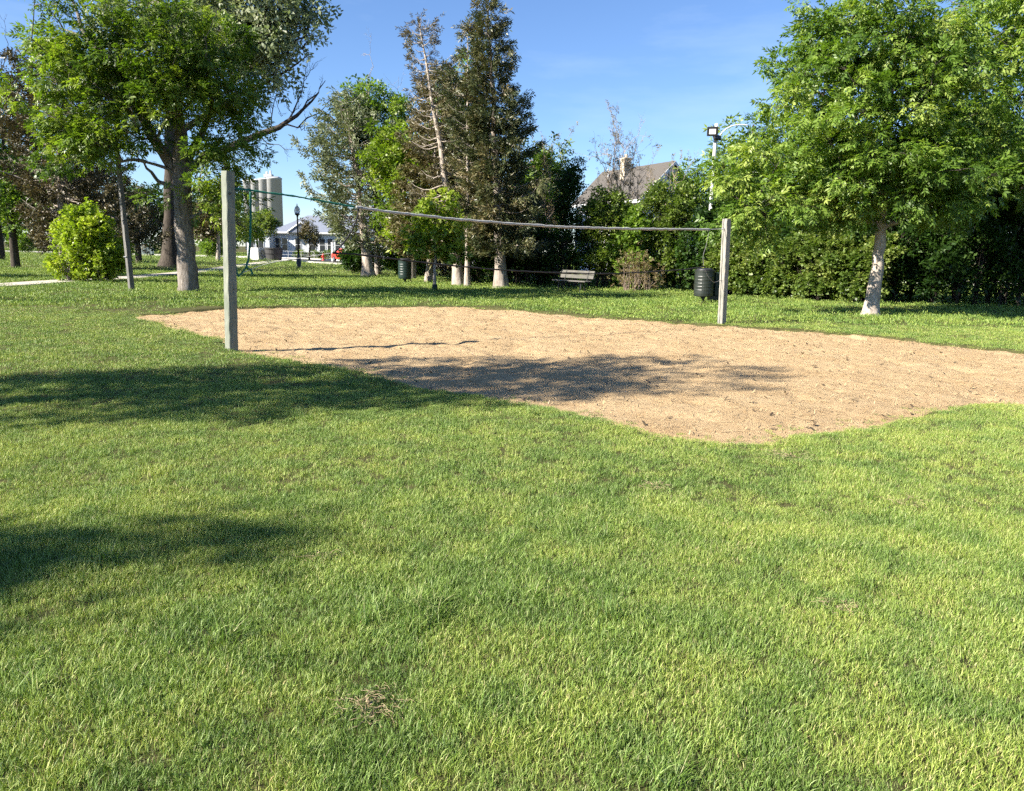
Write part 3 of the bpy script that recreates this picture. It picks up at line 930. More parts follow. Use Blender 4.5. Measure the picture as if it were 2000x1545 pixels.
# young ash on the right of the sand
broadleaf("ash_tree", "full leafy ash tree with pale flared trunk beside the bright green hedge", (9.76, 21.10, 0),
          [(0, 0, -.1, .30), (0, 0, .12, .235), (.02, 0, .6, .18), (.06, 0, 1.4, .15), (.03, 0, 2.2, .135), (-.02, 0, 3.6, .11), (-.05, .05, 5.6, .07), (-.1, 0, 7.6, .02)],
          [(-.5, 0, 5.0, 2.5, 2.4, 2.2), (-.4, -.2, 3.7, 2.9, 2.4, 1.2), (-2.3, 0, 6.5, 1.2, 1.3, 1.1), (-1.0, 0, 7.4, 1.7, 1.6, 1.3), (.6, 0, 6.6, 1.7, 1.7, 1.2),
           (-3.3, -.2, 3.2, 1.35, 1.4, 1.1), (-3.6, -.2, 2.35, .9, 1.1, .6), (1.75, -.2, 3.0, 1.15, 1.3, .75), (1.6, .2, 4.6, 1.5, 1.6, 1.0), (-1.6, -.4, 2.75, 1.0, 1.1, .6)],
          330, 18000, .225, M['ash_leaf'], M['bark_pale'], T_ASH, seed=5, clump_r=.46, sides=14, group="ash trees on the lawn", droop=.55,
          limbs=[[(0, 0, 2.3, .08), (-1.0, -.1, 2.9, .06), (-2.2, -.2, 3.1, .04), (-3.2, -.2, 2.9, .02)], [(.02, 0, 2.2, .07), (.9, -.1, 2.9, .05), (1.8, -.1, 3.1, .02)]])
broadleaf("ash_tree", "high ash tree with drooping light sprays rising behind the dark shaded hedge", (18.0, 24.6, 0),
          [(0, 0, -.1, .32), (0, 0, .2, .26), (0, 0, 2.5, .2), (-.2, 0, 5, .15), (-.3, 0, 8.5, .05)],
          [(-2.7, 0, 6.6, 2.6, 2.2, 2.4), (-4.1, -.2, 7.6, 1.7, 1.6, 1.8), (-3.1, 0, 9.0, 2.0, 2.0, 1.6), (-1.3, 0, 5.0, 2.0, 2.0, 1.6), (-4.5, -.3, 5.3, 1.3, 1.3, 1.2), (-.6, 0, 8.5, 2, 2, 1.8)],
          170, 7000, .27, M['ash_leaf'], M['bark_ash'], T_ASH, seed=8, clump_r=.6, group="ash trees on the lawn", droop=.5)
# tree behind the floodlight
broadleaf("leafy_tree", "rounded green tree behind the floodlight pole", (10.9, 37.2, 0),
          [(0, 0, -.1, .25), (0, 0, 2, .18), (0, 0, 7.5, .04)],
          [(0, 0, 5.4, 2.1, 2.0, 2.6), (-1.1, 0, 4.2, 1.3, 1.5, 2.0), (.9, 0, 6.8, 1.5, 1.5, 1.6), (2.4, 0, 5.0, 1.8, 1.8, 2.6), (-2.0, -.4, 3.9, .9, 1.2, 1.7), (-2.7, -.4, 4.4, .8, 1.0, 1.5), (-1.4, 0, 6.2, 1.0, 1.1, 1.5)],
          160, 5800, .36, M['green_leaf'], M['bark_dark'], T_ASH2, seed=9, clump_r=.6)

# silver-leaved giant behind the left ash
broadleaf("silver_maple", "huge grey-green tree with dark trunk and dead reaching limb beyond the path", (-22.9, 52.1, 0),
          [(-.1, 0, -.1, .95), (-.05, 0, .5, .68), (0, 0, 2, .5), (.2, 0, 5, .45), (.4, 0, 9, .35), (1.0, 0, 14, .18), (1.4, 0, 18.5, .05)],
          [(4.4, 0, 14.5, 4.6, 4.0, 3.6), (7.2, 0, 14.0, 3.2, 3.0, 2.8), (5.5, 0, 17.5, 4.2, 3.5, 2.6), (8.3, 0, 15.4, 2.3, 2.2, 2.4), (-1, 0, 14, 5, 4, 4), (-4, 0, 11, 3.5, 3, 3)],
          260, 6200, .62, M['silver_leaf'], M['bark_dark'], T_SMALL, seed=12, clump_r=.95, sides=14, tip_r=.018, shell=.5,
          limbs=[[(.3, 0, 5.4, .36), (2.4, -.3, 7.0, .28), (5.6, -.5, 8.3, .22), (7.6, -.5, 9.1, .17), (9.0, -.5, 10.0, .10), (10.2, -.5, 11.2, .05)],
                 [(.5, 0, 8.5, .25), (3.5, 0, 10.3, .18), (7.0, 0, 12.0, .10), (9.6, 0, 13.6, .03)],
                 [(.7, 0, 10.5, .2), (3.2, 0, 13.0, .14), (5.6, 0, 16.0, .06)]],
          bare=[((7.4, -.5, 9.0), (10.9, -.6, 9.9), .07), ((8.2, -.5, 9.5), (9.3, -.4, 12.2), .06), ((6.0, -.5, 8.5), (8.0, -.8, 7.7), .04), ((9.0, -.5, 10.0), (10.6, -.3, 12.0), .06), ((6.8, -.4, 8.8), (7.6, -.2, 11.2), .05)])

# conifers in the middle
conifer("spruce_tree", "tall dense dark spruce with pale trunk, the tallest of the conifers", (-.57, 33.12, 0), 11.6, (-.75, -.1),
        lambda t: 2.15 * (1 - t) ** .85 + .2, 2.15, 24, 9, M['spruce'], M['bark_con'], 27, .40, .25, seed=21, droop=.2, tuft_from=.1)
conifer("spruce_tree", "dying spruce with bare leaning pale trunk and sparse rusty needles", (-2.45, 34.24, 0), 10.9, (-1.75, .2),
        lambda t: .95 * (1 - t) + .55 + .5 * math.sin(t * 3.1) if t < .93 else .7, 1.9, 24, 7, M['brown_con'], M['bark_pale'], 15, .30, .22, seed=22, droop=.3, bare_to=.05,
        keep=lambda a, t: (.42 if (math.sin(a) < -.25 and t < .86) else 1.0), tuft_from=.42)
conifer("spruce_tree", "slender spruce with bare lower trunk between the dying and the dense spruce", (-2.02, 33.2, 0), 10.5, (-.05, 0),
        lambda t: (.65 + .75 * math.sin(min(1, t * 1.15) * PI)) * (1.0 if t < .8 else .7), 2.4, 21, 6, M['spruce'], M['bark_pale'], 20, .36, .11, seed=23, droop=.2, bare_to=.42,
        keep=lambda a, t: (.35 if (math.sin(a) < -.2 and t < .62) else (.6 if t < .6 else .9)))
conifer("juniper_tree", "broad grey-olive juniper with pale split trunk near the hydrant", (-8.13, 43.29, 0), 9.6, (-1.1, 0),
        lambda t: 2.75 * (math.sin((t * .86 + .14) * PI) ** .7) * (1 - .28 * t) + .2, 1.7, 30, 8, M['olive_con'], M['bark_pale'], 11, .42, .30, seed=24, droop=-.25, temps=T_CEDAR)
conifer("spruce_tree", "rusty olive spruce crowding behind the dying spruce", (-4.1, 37.2, 0), 9.6, (.5, 0),
        lambda t: 1.65 * (1 - t) ** .7 + .25, 1.6, 22, 8, M['rust_olive'], M['bark_con'], 19, .42, .16, seed=25, droop=.15, temps=T_CEDAR)
# background greens
broadleaf("leafy_tree", "tall slim green tree poking above the olive juniper", (-7.9, 44.9, 0), [(0, 0, -.1, .2), (0, 0, 3, .15), (-.4, 0, 10.6, .03)],
          [(-.6, 0, 9.0, 1.1, 1.1, 2.2), (-1.2, 0, 8.4, .9, 1.0, 1.6), (.8, 0, 6.8, 1.2, 1.1, 2.6), (1.1, 0, 9.2, .55, .7, 1.5)], 120, 3300, .34, M['green_leaf'], M['bark_con'], T_SMALL, seed=31, clump_r=.5, tint=.45,
          bare=[((-.4, 0, 9.6), (-.3, 0, 12.0), .025), ((1.0, 0, 8.2), (1.3, 0, 10.9), .02)])
broadleaf("leafy_tree", "bright green tree filling the gap beside the dying spruce", (-5.3, 40.0, 0), [(0, 0, -.1, .22), (0, 0, 3, .16), (.3, 0, 8.4, .03)],
          [(-.2, 0, 4.6, 1.7, 1.4, 3.0), (-.9, 0, 6.0, 1.1, 1.1, 2.0), (1.3, 0, 6.0, 1.3, 1.2, 2.4), (2.2, 0, 8.0, 1.0, 1.0, 1.5), (.2, 0, 2.9, 2.0, 1.4, 1.5)], 170, 5200, .36, M['lime_leaf'], M['bark_con'], T_SMALL, seed=32, clump_r=.5, tint=.3)
broadleaf("leafy_tree", "mid green tree hidden behind the two slim spruces", (-2.4, 39.0, 0), [(0, 0, -.1, .25), (0, 0, 3, .18), (-.6, 0, 9.8, .03)],
          [(0, 0, 4.6, 1.7, 1.5, 3.0), (-.3, 0, 7.6, 1.1, 1.1, 2.2), (-.9, 0, 9.6, .9, .9, 1.5), (2.6, 0, 4.6, 1.5, 1.4, 2.5)], 120, 3400, .40, M['green_leaf'], M['bark_con'], T_SMALL, seed=33, clump_r=.6, tint=.35)
broadleaf("leafy_tree", "grey-green tree showing beyond the right side of the tallest spruce", (1.1, 42.0, 0), [(0, 0, -.1, .22), (0, 0, 3, .16), (.1, 0, 6.6, .03)],
          [(0, 0, 4.4, 1.6, 1.5, 2.4), (.6, 0, 5.9, .9, 1.0, 1.3)], 80, 2300, .36, M['hedge_leaf'], M['bark_con'], T_SMALL, seed=34, clump_r=.5)
# sapling
sap = broadleaf("sapling", "young sapling with thin pale stem and bright yellow-green leaves", (-3.03, 29.56, 0),
          [(0, 0, -.05, .075), (0, 0, .5, .062), (.02, 0, 1.2, .05), (0, 0, 2.4, .035), (.05, 0, 3.3, .012)],
          [(.1, 0, 2.2, .75, .7, .8), (-.25, 0, 2.9, .45, .5, .7), (.55, 0, 1.6, .6, .5, .4), (-.6, 0, 1.8, .55, .5, .5), (.35, 0, 3.1, .35, .4, .5), (.75, 0, 2.4, .45, .4, .45)], 70, 1150, .23, M['lime_leaf'], M['bark_pale'], T_ROUND, seed=41, clump_r=.3, tip_r=.005)
MB().lathe([(.085, 0), (.11, .03), (.10, .2), (.085, .24), (.08, .25)], 14).build("trunk_guard", noise_mat("dark_guard", (.01, .02, .014), (.02, .035, .025), rough=.6), sap, True)

# conifers and trees on the left
conifer("cedar_tree", "rusty brown cedar with pale trunk rising behind the lime green bush", (-20.9, 36.0, 0), 9.9, (.45, 0),
        lambda t: 2.25 * (math.sin((t * .8 + .2) * PI) ** .6) + .25, 1.8, 28, 8, M['brown_con'], M['bark_pale'], 16, .38, .17, seed=51, droop=.1, temps=T_CEDAR,
        keep=lambda a, t: (.5 if (math.sin(a) < -.45 and t < .5) else 1.0), tint=.3)
conifer("cedar_tree", "low dark cedar with leaning pale trunk and dead limbs beyond the dark post", (-23.3, 46.0, 0), 5.6, (-1.4, 0),
        lambda t: 2.9 * (1 - t) ** .5 + .3, 1.9, 12, 8, M['brown_con'], M['bark_con'], 13, .42, .2, seed=52, droop=.0, temps=T_CEDAR, tint=.15)
broadleaf("leafy_tree", "light green tree left of the rusty cedar", (-28.9, 45.0, 0), [(0, 0, -.1, .25), (0, 0, 3, .18), (0, 0, 9, .03)],
          [(0, 0, 4.6, 2.6, 2.2, 2.2), (-1.2, 0, 7.2, 2.2, 2.0, 2.2), (1.6, 0, 3.6, 1.4, 1.5, 1.4), (-.8, 0, 9.6, 1.6, 1.5, 1.6)], 130, 3900, .44, M['green_leaf'], M['bark_dark'], T_SMALL, seed=53, clump_r=.65,
          bare=[((-.5, 0, 9), (.8, 0, 12.2), .04), ((-1, 0, 9), (-1.2, 0, 13), .04)])
broadleaf("leafy_tree", "dark spreading tree over the far end of the lawn beside the path", (-41, 62, 0), [(0, 0, -.1, .4), (0, 0, 3, .3), (0, 0, 10, .05)],
          [(0, 0, 6, 4, 3, 3), (2.5, 0, 4.4, 2.8, 2.5, 1.8), (-2, 0, 8.6, 3, 3, 2.5)], 120, 3600, .6, M['hedge_leaf'], M['bark_dark'], T_SMALL, seed=54, clump_r=.85)
broadleaf("leafy_tree", "low dark tree filling the gap between the cedars and the huge dark trunk", (-29.2, 60.5, 0), [(0, 0, -.1, .25), (0, 0, 2, .2), (0, 0, 6, .04)],
          [(0, 0, 4.2, 2.6, 2.0, 2.2), (1.4, 0, 3.0, 1.8, 1.6, 1.4), (-1.5, 0, 3.2, 1.6, 1.6, 1.5)], 80, 2300, .5, M['deep_leaf'], M['bark_dark'], T_SMALL, seed=55, clump_r=.7)
# trees that stand left of the view and throw their shade over the lawn and the sand
broadleaf("leafy_tree", "leafy tree on the lawn whose shadow crosses the sand court", (-11.4, 4.35, 0), [(0, 0, -.1, .26), (0, 0, 2, .2), (0, 0, 5, .15), (0, 0, 10.3, .03)],
          [(0, 0, 7.9, 1.7, 1.7, 2.9), (.2, .4, 6.4, 1.7, 1.7, 1.5), (.0, .5, 5.4, 1.5, 1.3, 1.0), (.1, -.2, 9.2, 1.2, 1.2, 1.4), (.2, 1.0, 8.2, 1.0, 1.0, 1.6)], 105, 2500, .31, M['ash_leaf'], M['bark_ash'], T_ASH2, seed=61, clump_r=.42)
broadleaf("leafy_tree", "narrow leafy tree whose pointed shadow lies on the near lawn", (-11.9, -1.05, 0), [(0, 0, -.1, .2), (0, 0, 2, .15), (0, 0, 7.9, .02)],
          [(0, 0, 4.9, 1.1, .9, 1.9), (0, 0, 6.3, .6, .55, 1.1), (0, 0, 7.2, .35, .3, .8), (0, 0, 7.5, .25, .22, .7)], 80, 1250, .28, M['ash_leaf'], M['bark_ash'], T_ASH2, seed=62, clump_r=.33)
broadleaf("leafy_tree", "broad leafy tree shading the lawn strip beside the path", (-33.5, 28.6, 0), [(0, 0, -.1, .3), (0, 0, 3, .2), (0, 0, 9, .03)],
          [(0, 0, 6.4, 2.0, 1.5, 2.6), (0, 0, 8.6, 1.4, 1.1, 1.6)], 80, 2000, .5, M['ash_leaf'], M['bark_ash'], T_ASH2, seed=63, clump_r=.6)

broadleaf("leafy_tree", "tall slim leafy tree whose shadow bands the lawn behind the sand", (-16.3, 18.9, 0), [(0, 0, -.1, .35), (0, 0, 4, .25), (0, 0, 16.5, .03)],
          [(0, 0, 11.5, 1.2, .8, 3.2), (0, 0, 14.8, 1.0, .8, 2.0), (0, .2, 8.6, .9, .7, 1.2)], 90, 1500, .42, M['ash_leaf'], M['bark_ash'], T_ASH2, seed=64, clump_r=.55)
# lime bush on the left
shrub("lime_bush", "round lime green bush beside the concrete path", (-17.0, 31.1, 0),
      [(0, 0, 1.3, .95, .9, 1.1), (-.5, 0, .65, .85, .8, .55), (.55, 0, .95, .9, .8, .85), (-.35, 0, 2.15, .5, .6, .6), (.4, 0, 2.05, .6, .6, .65), (-.95, 0, 1.6, .4, .5, .5), (1.15, 0, 1.35, .35, .5, .45), (.05, 0, 2.6, .3, .35, .35), (-1.15, 0, .7, .35, .5, .4)],
      150, 4300, .20, M['bush_leaf'], 71, T_ROUND, stems=10, bark='bark_con', clump_r=.28)

# leafless tree and twigs over the hedge
def bare_tree(name, label, loc, h, spread, n, r0, seed, depth=4, group=None):
    rng = np.random.default_rng(seed)
    root = thing(name, label, "tree", loc, 0, group)
    tb = Tubes()
    for k in range(n):
        f = np.array([rng.normal(0, .18), rng.normal(0, .15), 0])
        top = f + np.array([rng.normal(0, spread), rng.normal(0, spread * .6), h * rng.uniform(.72, 1.0)])
        n_ = 9
        t = np.linspace(0, 1, n_)[:, None]
        P = f + (top - f) * t; P[1:] += rng.normal(0, .05, (n_ - 1, 3))
        tb.add(P, np.linspace(r0, r0 * .2, n_), 5)
        for i in range(3, n_):
            for _ in range(2):
                d = unit((top - f) / h + rng.normal(0, .38, 3))
                bare_branch(tb, P[i], P[i] + d * h * rng.uniform(.12, .26), r0 * .35, rng, 2, .06)
    tb.build("branches", M['twig'], root)
    k = 500
    P = np.concatenate([v for v in tb.V]); P = P[P[:, 2] > h * .35]; P = P[rng.integers(0, len(P), k)]
    crown_object([place_sprigs(T_SMALL, P, unit(rng.normal(size=(k, 3))), .13 * (.6 + .8 * rng.random(k)), rng, rng.random(k))], M['dry_leaf'], root, "dry_leaves")
    return root
bare_tree("bare_tree", "leafless twiggy tree standing in front of the chimney", (5.2, 35.2, 0), 5.7, .8, 6, .05, 81)
bare_tree("bare_tree", "tall thin leafless tree left of the chimney", (4.1, 37.5, 0), 7.4, .65, 4, .045, 82)
bare_tree("bare_tree", "spindly leafless tree between the tallest spruce and the house", (1.9, 38.0, 0), 6.2, .5, 3, .035, 83)

# shrubs under and beside the conifers
HG = "shrubs along the park edge"
hedge_specs = [
    # x, y, lobes, sprigs, size, mat, label
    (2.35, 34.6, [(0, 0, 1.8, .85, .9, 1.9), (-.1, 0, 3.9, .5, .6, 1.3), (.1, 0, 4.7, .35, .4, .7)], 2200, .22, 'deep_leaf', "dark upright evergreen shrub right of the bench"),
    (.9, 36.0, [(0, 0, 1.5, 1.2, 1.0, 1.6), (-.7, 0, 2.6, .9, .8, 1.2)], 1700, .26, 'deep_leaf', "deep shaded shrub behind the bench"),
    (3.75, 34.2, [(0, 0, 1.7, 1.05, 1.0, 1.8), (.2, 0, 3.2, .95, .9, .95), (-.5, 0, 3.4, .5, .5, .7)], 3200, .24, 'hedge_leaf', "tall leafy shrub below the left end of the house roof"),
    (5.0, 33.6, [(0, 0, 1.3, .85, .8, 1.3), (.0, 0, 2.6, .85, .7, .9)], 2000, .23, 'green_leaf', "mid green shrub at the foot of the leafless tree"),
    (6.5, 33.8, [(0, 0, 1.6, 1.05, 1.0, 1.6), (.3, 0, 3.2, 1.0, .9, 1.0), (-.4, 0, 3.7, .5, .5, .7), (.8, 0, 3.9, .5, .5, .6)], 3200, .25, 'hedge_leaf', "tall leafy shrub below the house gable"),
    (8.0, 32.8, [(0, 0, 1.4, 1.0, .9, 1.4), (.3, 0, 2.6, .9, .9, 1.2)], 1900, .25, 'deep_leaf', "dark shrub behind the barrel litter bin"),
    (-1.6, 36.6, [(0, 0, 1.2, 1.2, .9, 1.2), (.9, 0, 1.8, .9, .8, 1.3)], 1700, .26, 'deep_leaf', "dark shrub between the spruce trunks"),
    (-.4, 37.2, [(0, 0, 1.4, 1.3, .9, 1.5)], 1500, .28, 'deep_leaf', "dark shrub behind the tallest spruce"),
    (-9.1, 46.6, [(0, 0, .8, 1.0, 1.0, .85), (-.5, 0, 1.0, .8, .8, .8)], 1700, .28, 'deep_leaf', "low dark bush spilling over by the red car"),
    (-6.3, 44.6, [(0, 0, 1.0, 1.1, .9, 1.1), (.6, 0, 1.5, .9, .9, 1.0)], 1700, .26, 'green_leaf', "green bush between the juniper and the hanging bin"),
    (-4.2, 46.0, [(0, 0, .9, .9, .8, .9), (-.8, 0, .6, .7, .7, .6)], 1200, .26, 'dry_leaf', "dry straw coloured bush behind the sapling"),
]
for i, (x, y, lb, ns, sz, mt, lab) in enumerate(hedge_specs):
    shrub("shrub", lab, (x, y, 0), lb, max(35, ns // 26), ns, sz, M[mt], 100 + i, T_ROUND if i % 2 else T_SMALL, group=HG, stems=8)
# dead brush pile at the hedge foot
shrub("dry_brush", "pale dead brush at the foot of the shrubs under the house", (5.25, 32.3, 0), [(0, 0, .5, 1.0, .6, .55), (-.2, .2, 1.1, .6, .5, .6)], 70, 380, .2, M['dry_leaf'], 131, T_NEED, stems=14, bark='twig')
# clipped hedge to the right of the far net post
hx = [(8.4, 30.6, 2.0), (9.4, 30.0, 2.1), (10.4, 28.9, 2.1), (11.3, 27.9, 2.2), (12.2, 27.0, 2.1)]
hl = ["hedge bush directly behind the far net post", "hedge bush second from the far net post", "hedge bush third from the far net post", "hedge bush left of the pale ash trunk", "hedge bush right of the pale ash trunk"]
for i, (x, y, h) in enumerate(hx):
    shrub("hedge_bush", "bright leafy " + hl[i], (x, y, 0), [(0, 0, h * .5, .95, .8, h * .52), (-.2, -.1, .4, .85, .75, .4), (.2, 0, h * .85, .7, .7, .45)], 95, 2700, .19, M['hedge_leaf'], 140 + i, T_ROUND, group="clipped hedge behind the far net post", stems=9, clump_r=.24, tint=.55)
# tall dark hedge trees in the shade on the right
tl = ["dark shaded hedge tree just right of the pale ash trunk", "dark shaded hedge tree under the drooping ash sprays", "dark shaded hedge tree at the end of the row", "dark shaded hedge tree behind the gap in the row"]
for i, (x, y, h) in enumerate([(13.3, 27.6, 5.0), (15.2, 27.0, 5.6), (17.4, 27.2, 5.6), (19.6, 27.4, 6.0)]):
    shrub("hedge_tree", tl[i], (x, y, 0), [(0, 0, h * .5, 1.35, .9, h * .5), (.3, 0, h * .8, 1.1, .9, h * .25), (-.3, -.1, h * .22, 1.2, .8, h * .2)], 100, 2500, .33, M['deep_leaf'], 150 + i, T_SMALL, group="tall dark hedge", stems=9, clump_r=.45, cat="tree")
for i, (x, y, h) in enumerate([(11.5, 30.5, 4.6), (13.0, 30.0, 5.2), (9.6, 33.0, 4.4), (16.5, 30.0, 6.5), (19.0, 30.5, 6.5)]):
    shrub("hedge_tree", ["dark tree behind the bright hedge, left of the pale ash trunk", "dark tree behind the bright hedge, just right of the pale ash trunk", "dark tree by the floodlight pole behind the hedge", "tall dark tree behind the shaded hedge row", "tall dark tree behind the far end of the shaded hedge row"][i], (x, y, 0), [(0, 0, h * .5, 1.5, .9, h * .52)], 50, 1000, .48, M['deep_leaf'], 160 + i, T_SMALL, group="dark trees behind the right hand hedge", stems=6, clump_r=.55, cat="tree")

# far trees closing the park, each its own crown
far = [(-105, 120, 13, 7), (-92, 128, 15, 8), (-80, 118, 9, 6), (-70, 124, 12, 7), (-61, 117, 7, 5), (-54, 130, 13, 7), (-47, 124, 9, 5), (-52, 138, 12, 6), (-8, 110, 11, 7), (2, 96, 10, 6), (12, 90, 9, 6), (24, 80, 10, 6), (-17, 125, 9, 6), (36, 70, 10, 6), (48, 66, 11, 7)]
flab = ["far tree at the left end of the park's tree line", "tall far tree second along the park's tree line", "low far tree third along the park's tree line", "far tree fourth along the park's tree line", "small far tree behind the lime green bush",
        "far tree behind the pale utility cabinet", "small far tree right of the pale utility cabinet", "far tree left of the white building", "far tree beyond the white garage", "far tree hidden behind the spruces", "far tree behind the leafless trees", "far tree behind the house",
        "far tree behind the white building", "far tree past the house", "far tree past the dark hedge"]
for i, (x, y, h, w) in enumerate(far):
    broadleaf("far_tree", flab[i], (x, y, 0), [(0, 0, -.1, .4), (0, 0, h * .3, .28), (0, 0, h * .9, .05)],
              [(0, 0, h * .6, w * .5, w * .45, h * .36), (w * .2, 0, h * .38, w * .4, w * .35, h * .26), (-w * .25, 0, h * .4, w * .35, w * .35, h * .28)],
              50, 900, 1.05, M['far_leaf'] if i % 3 else M['green_leaf'], M['bark_dark'], T_SMALL, seed=200 + i, clump_r=1.1, tip_r=.02, twigs=0, group="trees beyond the park", sides=7)
fs = [(-75, 104, 2.6), (-70, 103, 2.4), (-66, 105, 2.8), (-58, 108, 2.3), (-46, 106, 3.2), (-44, 103, 2.6), (-38.5, 99, 2.2)]
fsl = ["round clipped shrub at the far lawn edge, leftmost of its row", "round clipped shrub second in the far row", "round clipped shrub third in the far row", "small shrub left of the pale utility cabinet", "upright green shrub right of the pale utility cabinet", "bushy green shrub beside the dark trunk", "light green shrub by the kerb left of the white building"]
for i, (x, y, h) in enumerate(fs):
    shrub("far_shrub", fsl[i], (x, y, 0), [(0, 0, h * .5, h * .55, h * .5, h * .5)], 40, 800, .42, M['hedge_leaf' if i % 2 else 'green_leaf'], 230 + i, T_SMALL, group="shrubs at the far lawn edge", stems=5, clump_r=.4)
broadleaf("leafy_tree", "small dark tree in front of the white building", (-30.4, 92, 0), [(0, 0, -.1, .16), (.1, 0, 1.5, .13), (0, 0, 5, .03)],
          [(0, 0, 3.9, 2.2, 1.6, 1.6), (1.3, 0, 4.6, 1.2, 1.1, 1.0), (-1.6, 0, 3.6, 1.5, 1.2, 1.3)], 60, 1300, .5, M['hedge_leaf'], M['bark_dark'], T_SMALL, seed=241, clump_r=.6)
broadleaf("leafy_tree", "small bronze-leaved tree before the windows of the white building", (-25.3, 96, 0), [(0, 0, -.1, .12), (.1, 0, 1.2, .1), (0, 0, 4.4, .02)],
          [(0, 0, 3.5, 1.0, .9, 1.4), (.4, 0, 2.6, .8, .8, .9)], 40, 800, .4, M['brown_con'], M['bark_dark'], T_SMALL, seed=242, clump_r=.45, tint=.8)
for k, (x, y, ln, lab) in enumerate([(-29.5, 77.5, .1, "pale slim trunk left of the tall net post, by the kerb"), (-27.2, 64, 0, "thin pale trunk past the path bend")][:1]):
    broadleaf("leafy_tree", "small tree with pale trunk by the kerb, left of the tallest net post", (x, y, 0), [(0, 0, -.1, .3), (0, 0, .3, .22), (ln, 0, 2, .17), (.2, 0, 6, .04)],
              [(0, 0, 4.6, 2.2, 1.8, 1.8), (-1, 0, 3.4, 1.5, 1.3, 1.1)], 60, 1300, .5, M['brown_con'], M['bark_pale'], T_SMALL, seed=243, clump_r=.6, tint=.6)

# ------------------------------------------------------------------ net posts and volleyball net
def wood_mat(name, c1, c2, c3):
    m, nt, out = mat_new(name)
    tc = N(nt, "ShaderNodeTexCoord")
    mp = N(nt, "ShaderNodeMapping"); mp.inputs["Scale"].default_value = (1, 1, .06)
    nt.links.new(tc.outputs["Object"], mp.inputs["Vector"])
    n1 = N(nt, "ShaderNodeTexNoise", i_Scale=60.0, i_Detail=8.0, i_Roughness=.75, i_Distortion=.4)
    nt.links.new(mp.outputs[0], n1.inputs["Vector"])
    n2 = N(nt, "ShaderNodeTexNoise", i_Scale=2.2, i_Detail=4.0)
    nt.links.new(tc.outputs["Object"], n2.inputs["Vector"])
    r1 = ramp(nt, [(.28, c1), (.5, c2), (.75, c3)])
    nt.links.new(n1.outputs["Fac"], r1.inputs[0])
    r2 = ramp(nt, [(.3, (.72, .76, .70)), (.65, (1.08, 1.06, 1.03))])
    nt.links.new(n2.outputs["Fac"], r2.inputs[0])
    mx = N(nt, "ShaderNodeMixRGB", blend_type='MULTIPLY', i_Fac=1.0)
    nt.links.new(r1.outputs[0], mx.inputs[1]); nt.links.new(r2.outputs[0], mx.inputs[2])
    b = N(nt, "ShaderNodeBsdfPrincipled", i_Roughness=.88); b.inputs["Specular IOR Level"].default_value = .15
    bp = N(nt, "ShaderNodeBump", i_Strength=.7, i_Distance=.006)
    nt.links.new(n1.outputs["Fac"], bp.inputs["Height"]); nt.links.new(bp.outputs[0], b.inputs["Normal"])
    nt.links.new(mx.outputs[0], b.inputs["Base Color"]); nt.links.new(b.outputs[0], out.inputs[0])
    return m
M['post_green'] = wood_mat("weathered_green_grey_timber", (.09, .098, .082), (.20, .212, .18), (.31, .317, .27))
M['post_grey'] = wood_mat("weathered_silver_timber", (.11, .105, .096), (.26, .25, .23), (.38, .365, .34))
M['post_dark'] = wood_mat("dark_grey_timber", (.06, .06, .062), (.15, .145, .14), (.24, .23, .22))
M['steel'] = noise_mat("galvanised_steel", (.35, .35, .35), (.5, .5, .5), scale=30, rough=.45, bump=0, metallic=.9)
M['black_metal'] = noise_mat("black_metal", (.012, .012, .013), (.022, .022, .024), scale=10, rough=.45, bump=.05, spec=.5)
M['knot'] = noise_mat("timber_knot", (.05, .045, .035), (.11, .10, .08), scale=40, rough=.9)

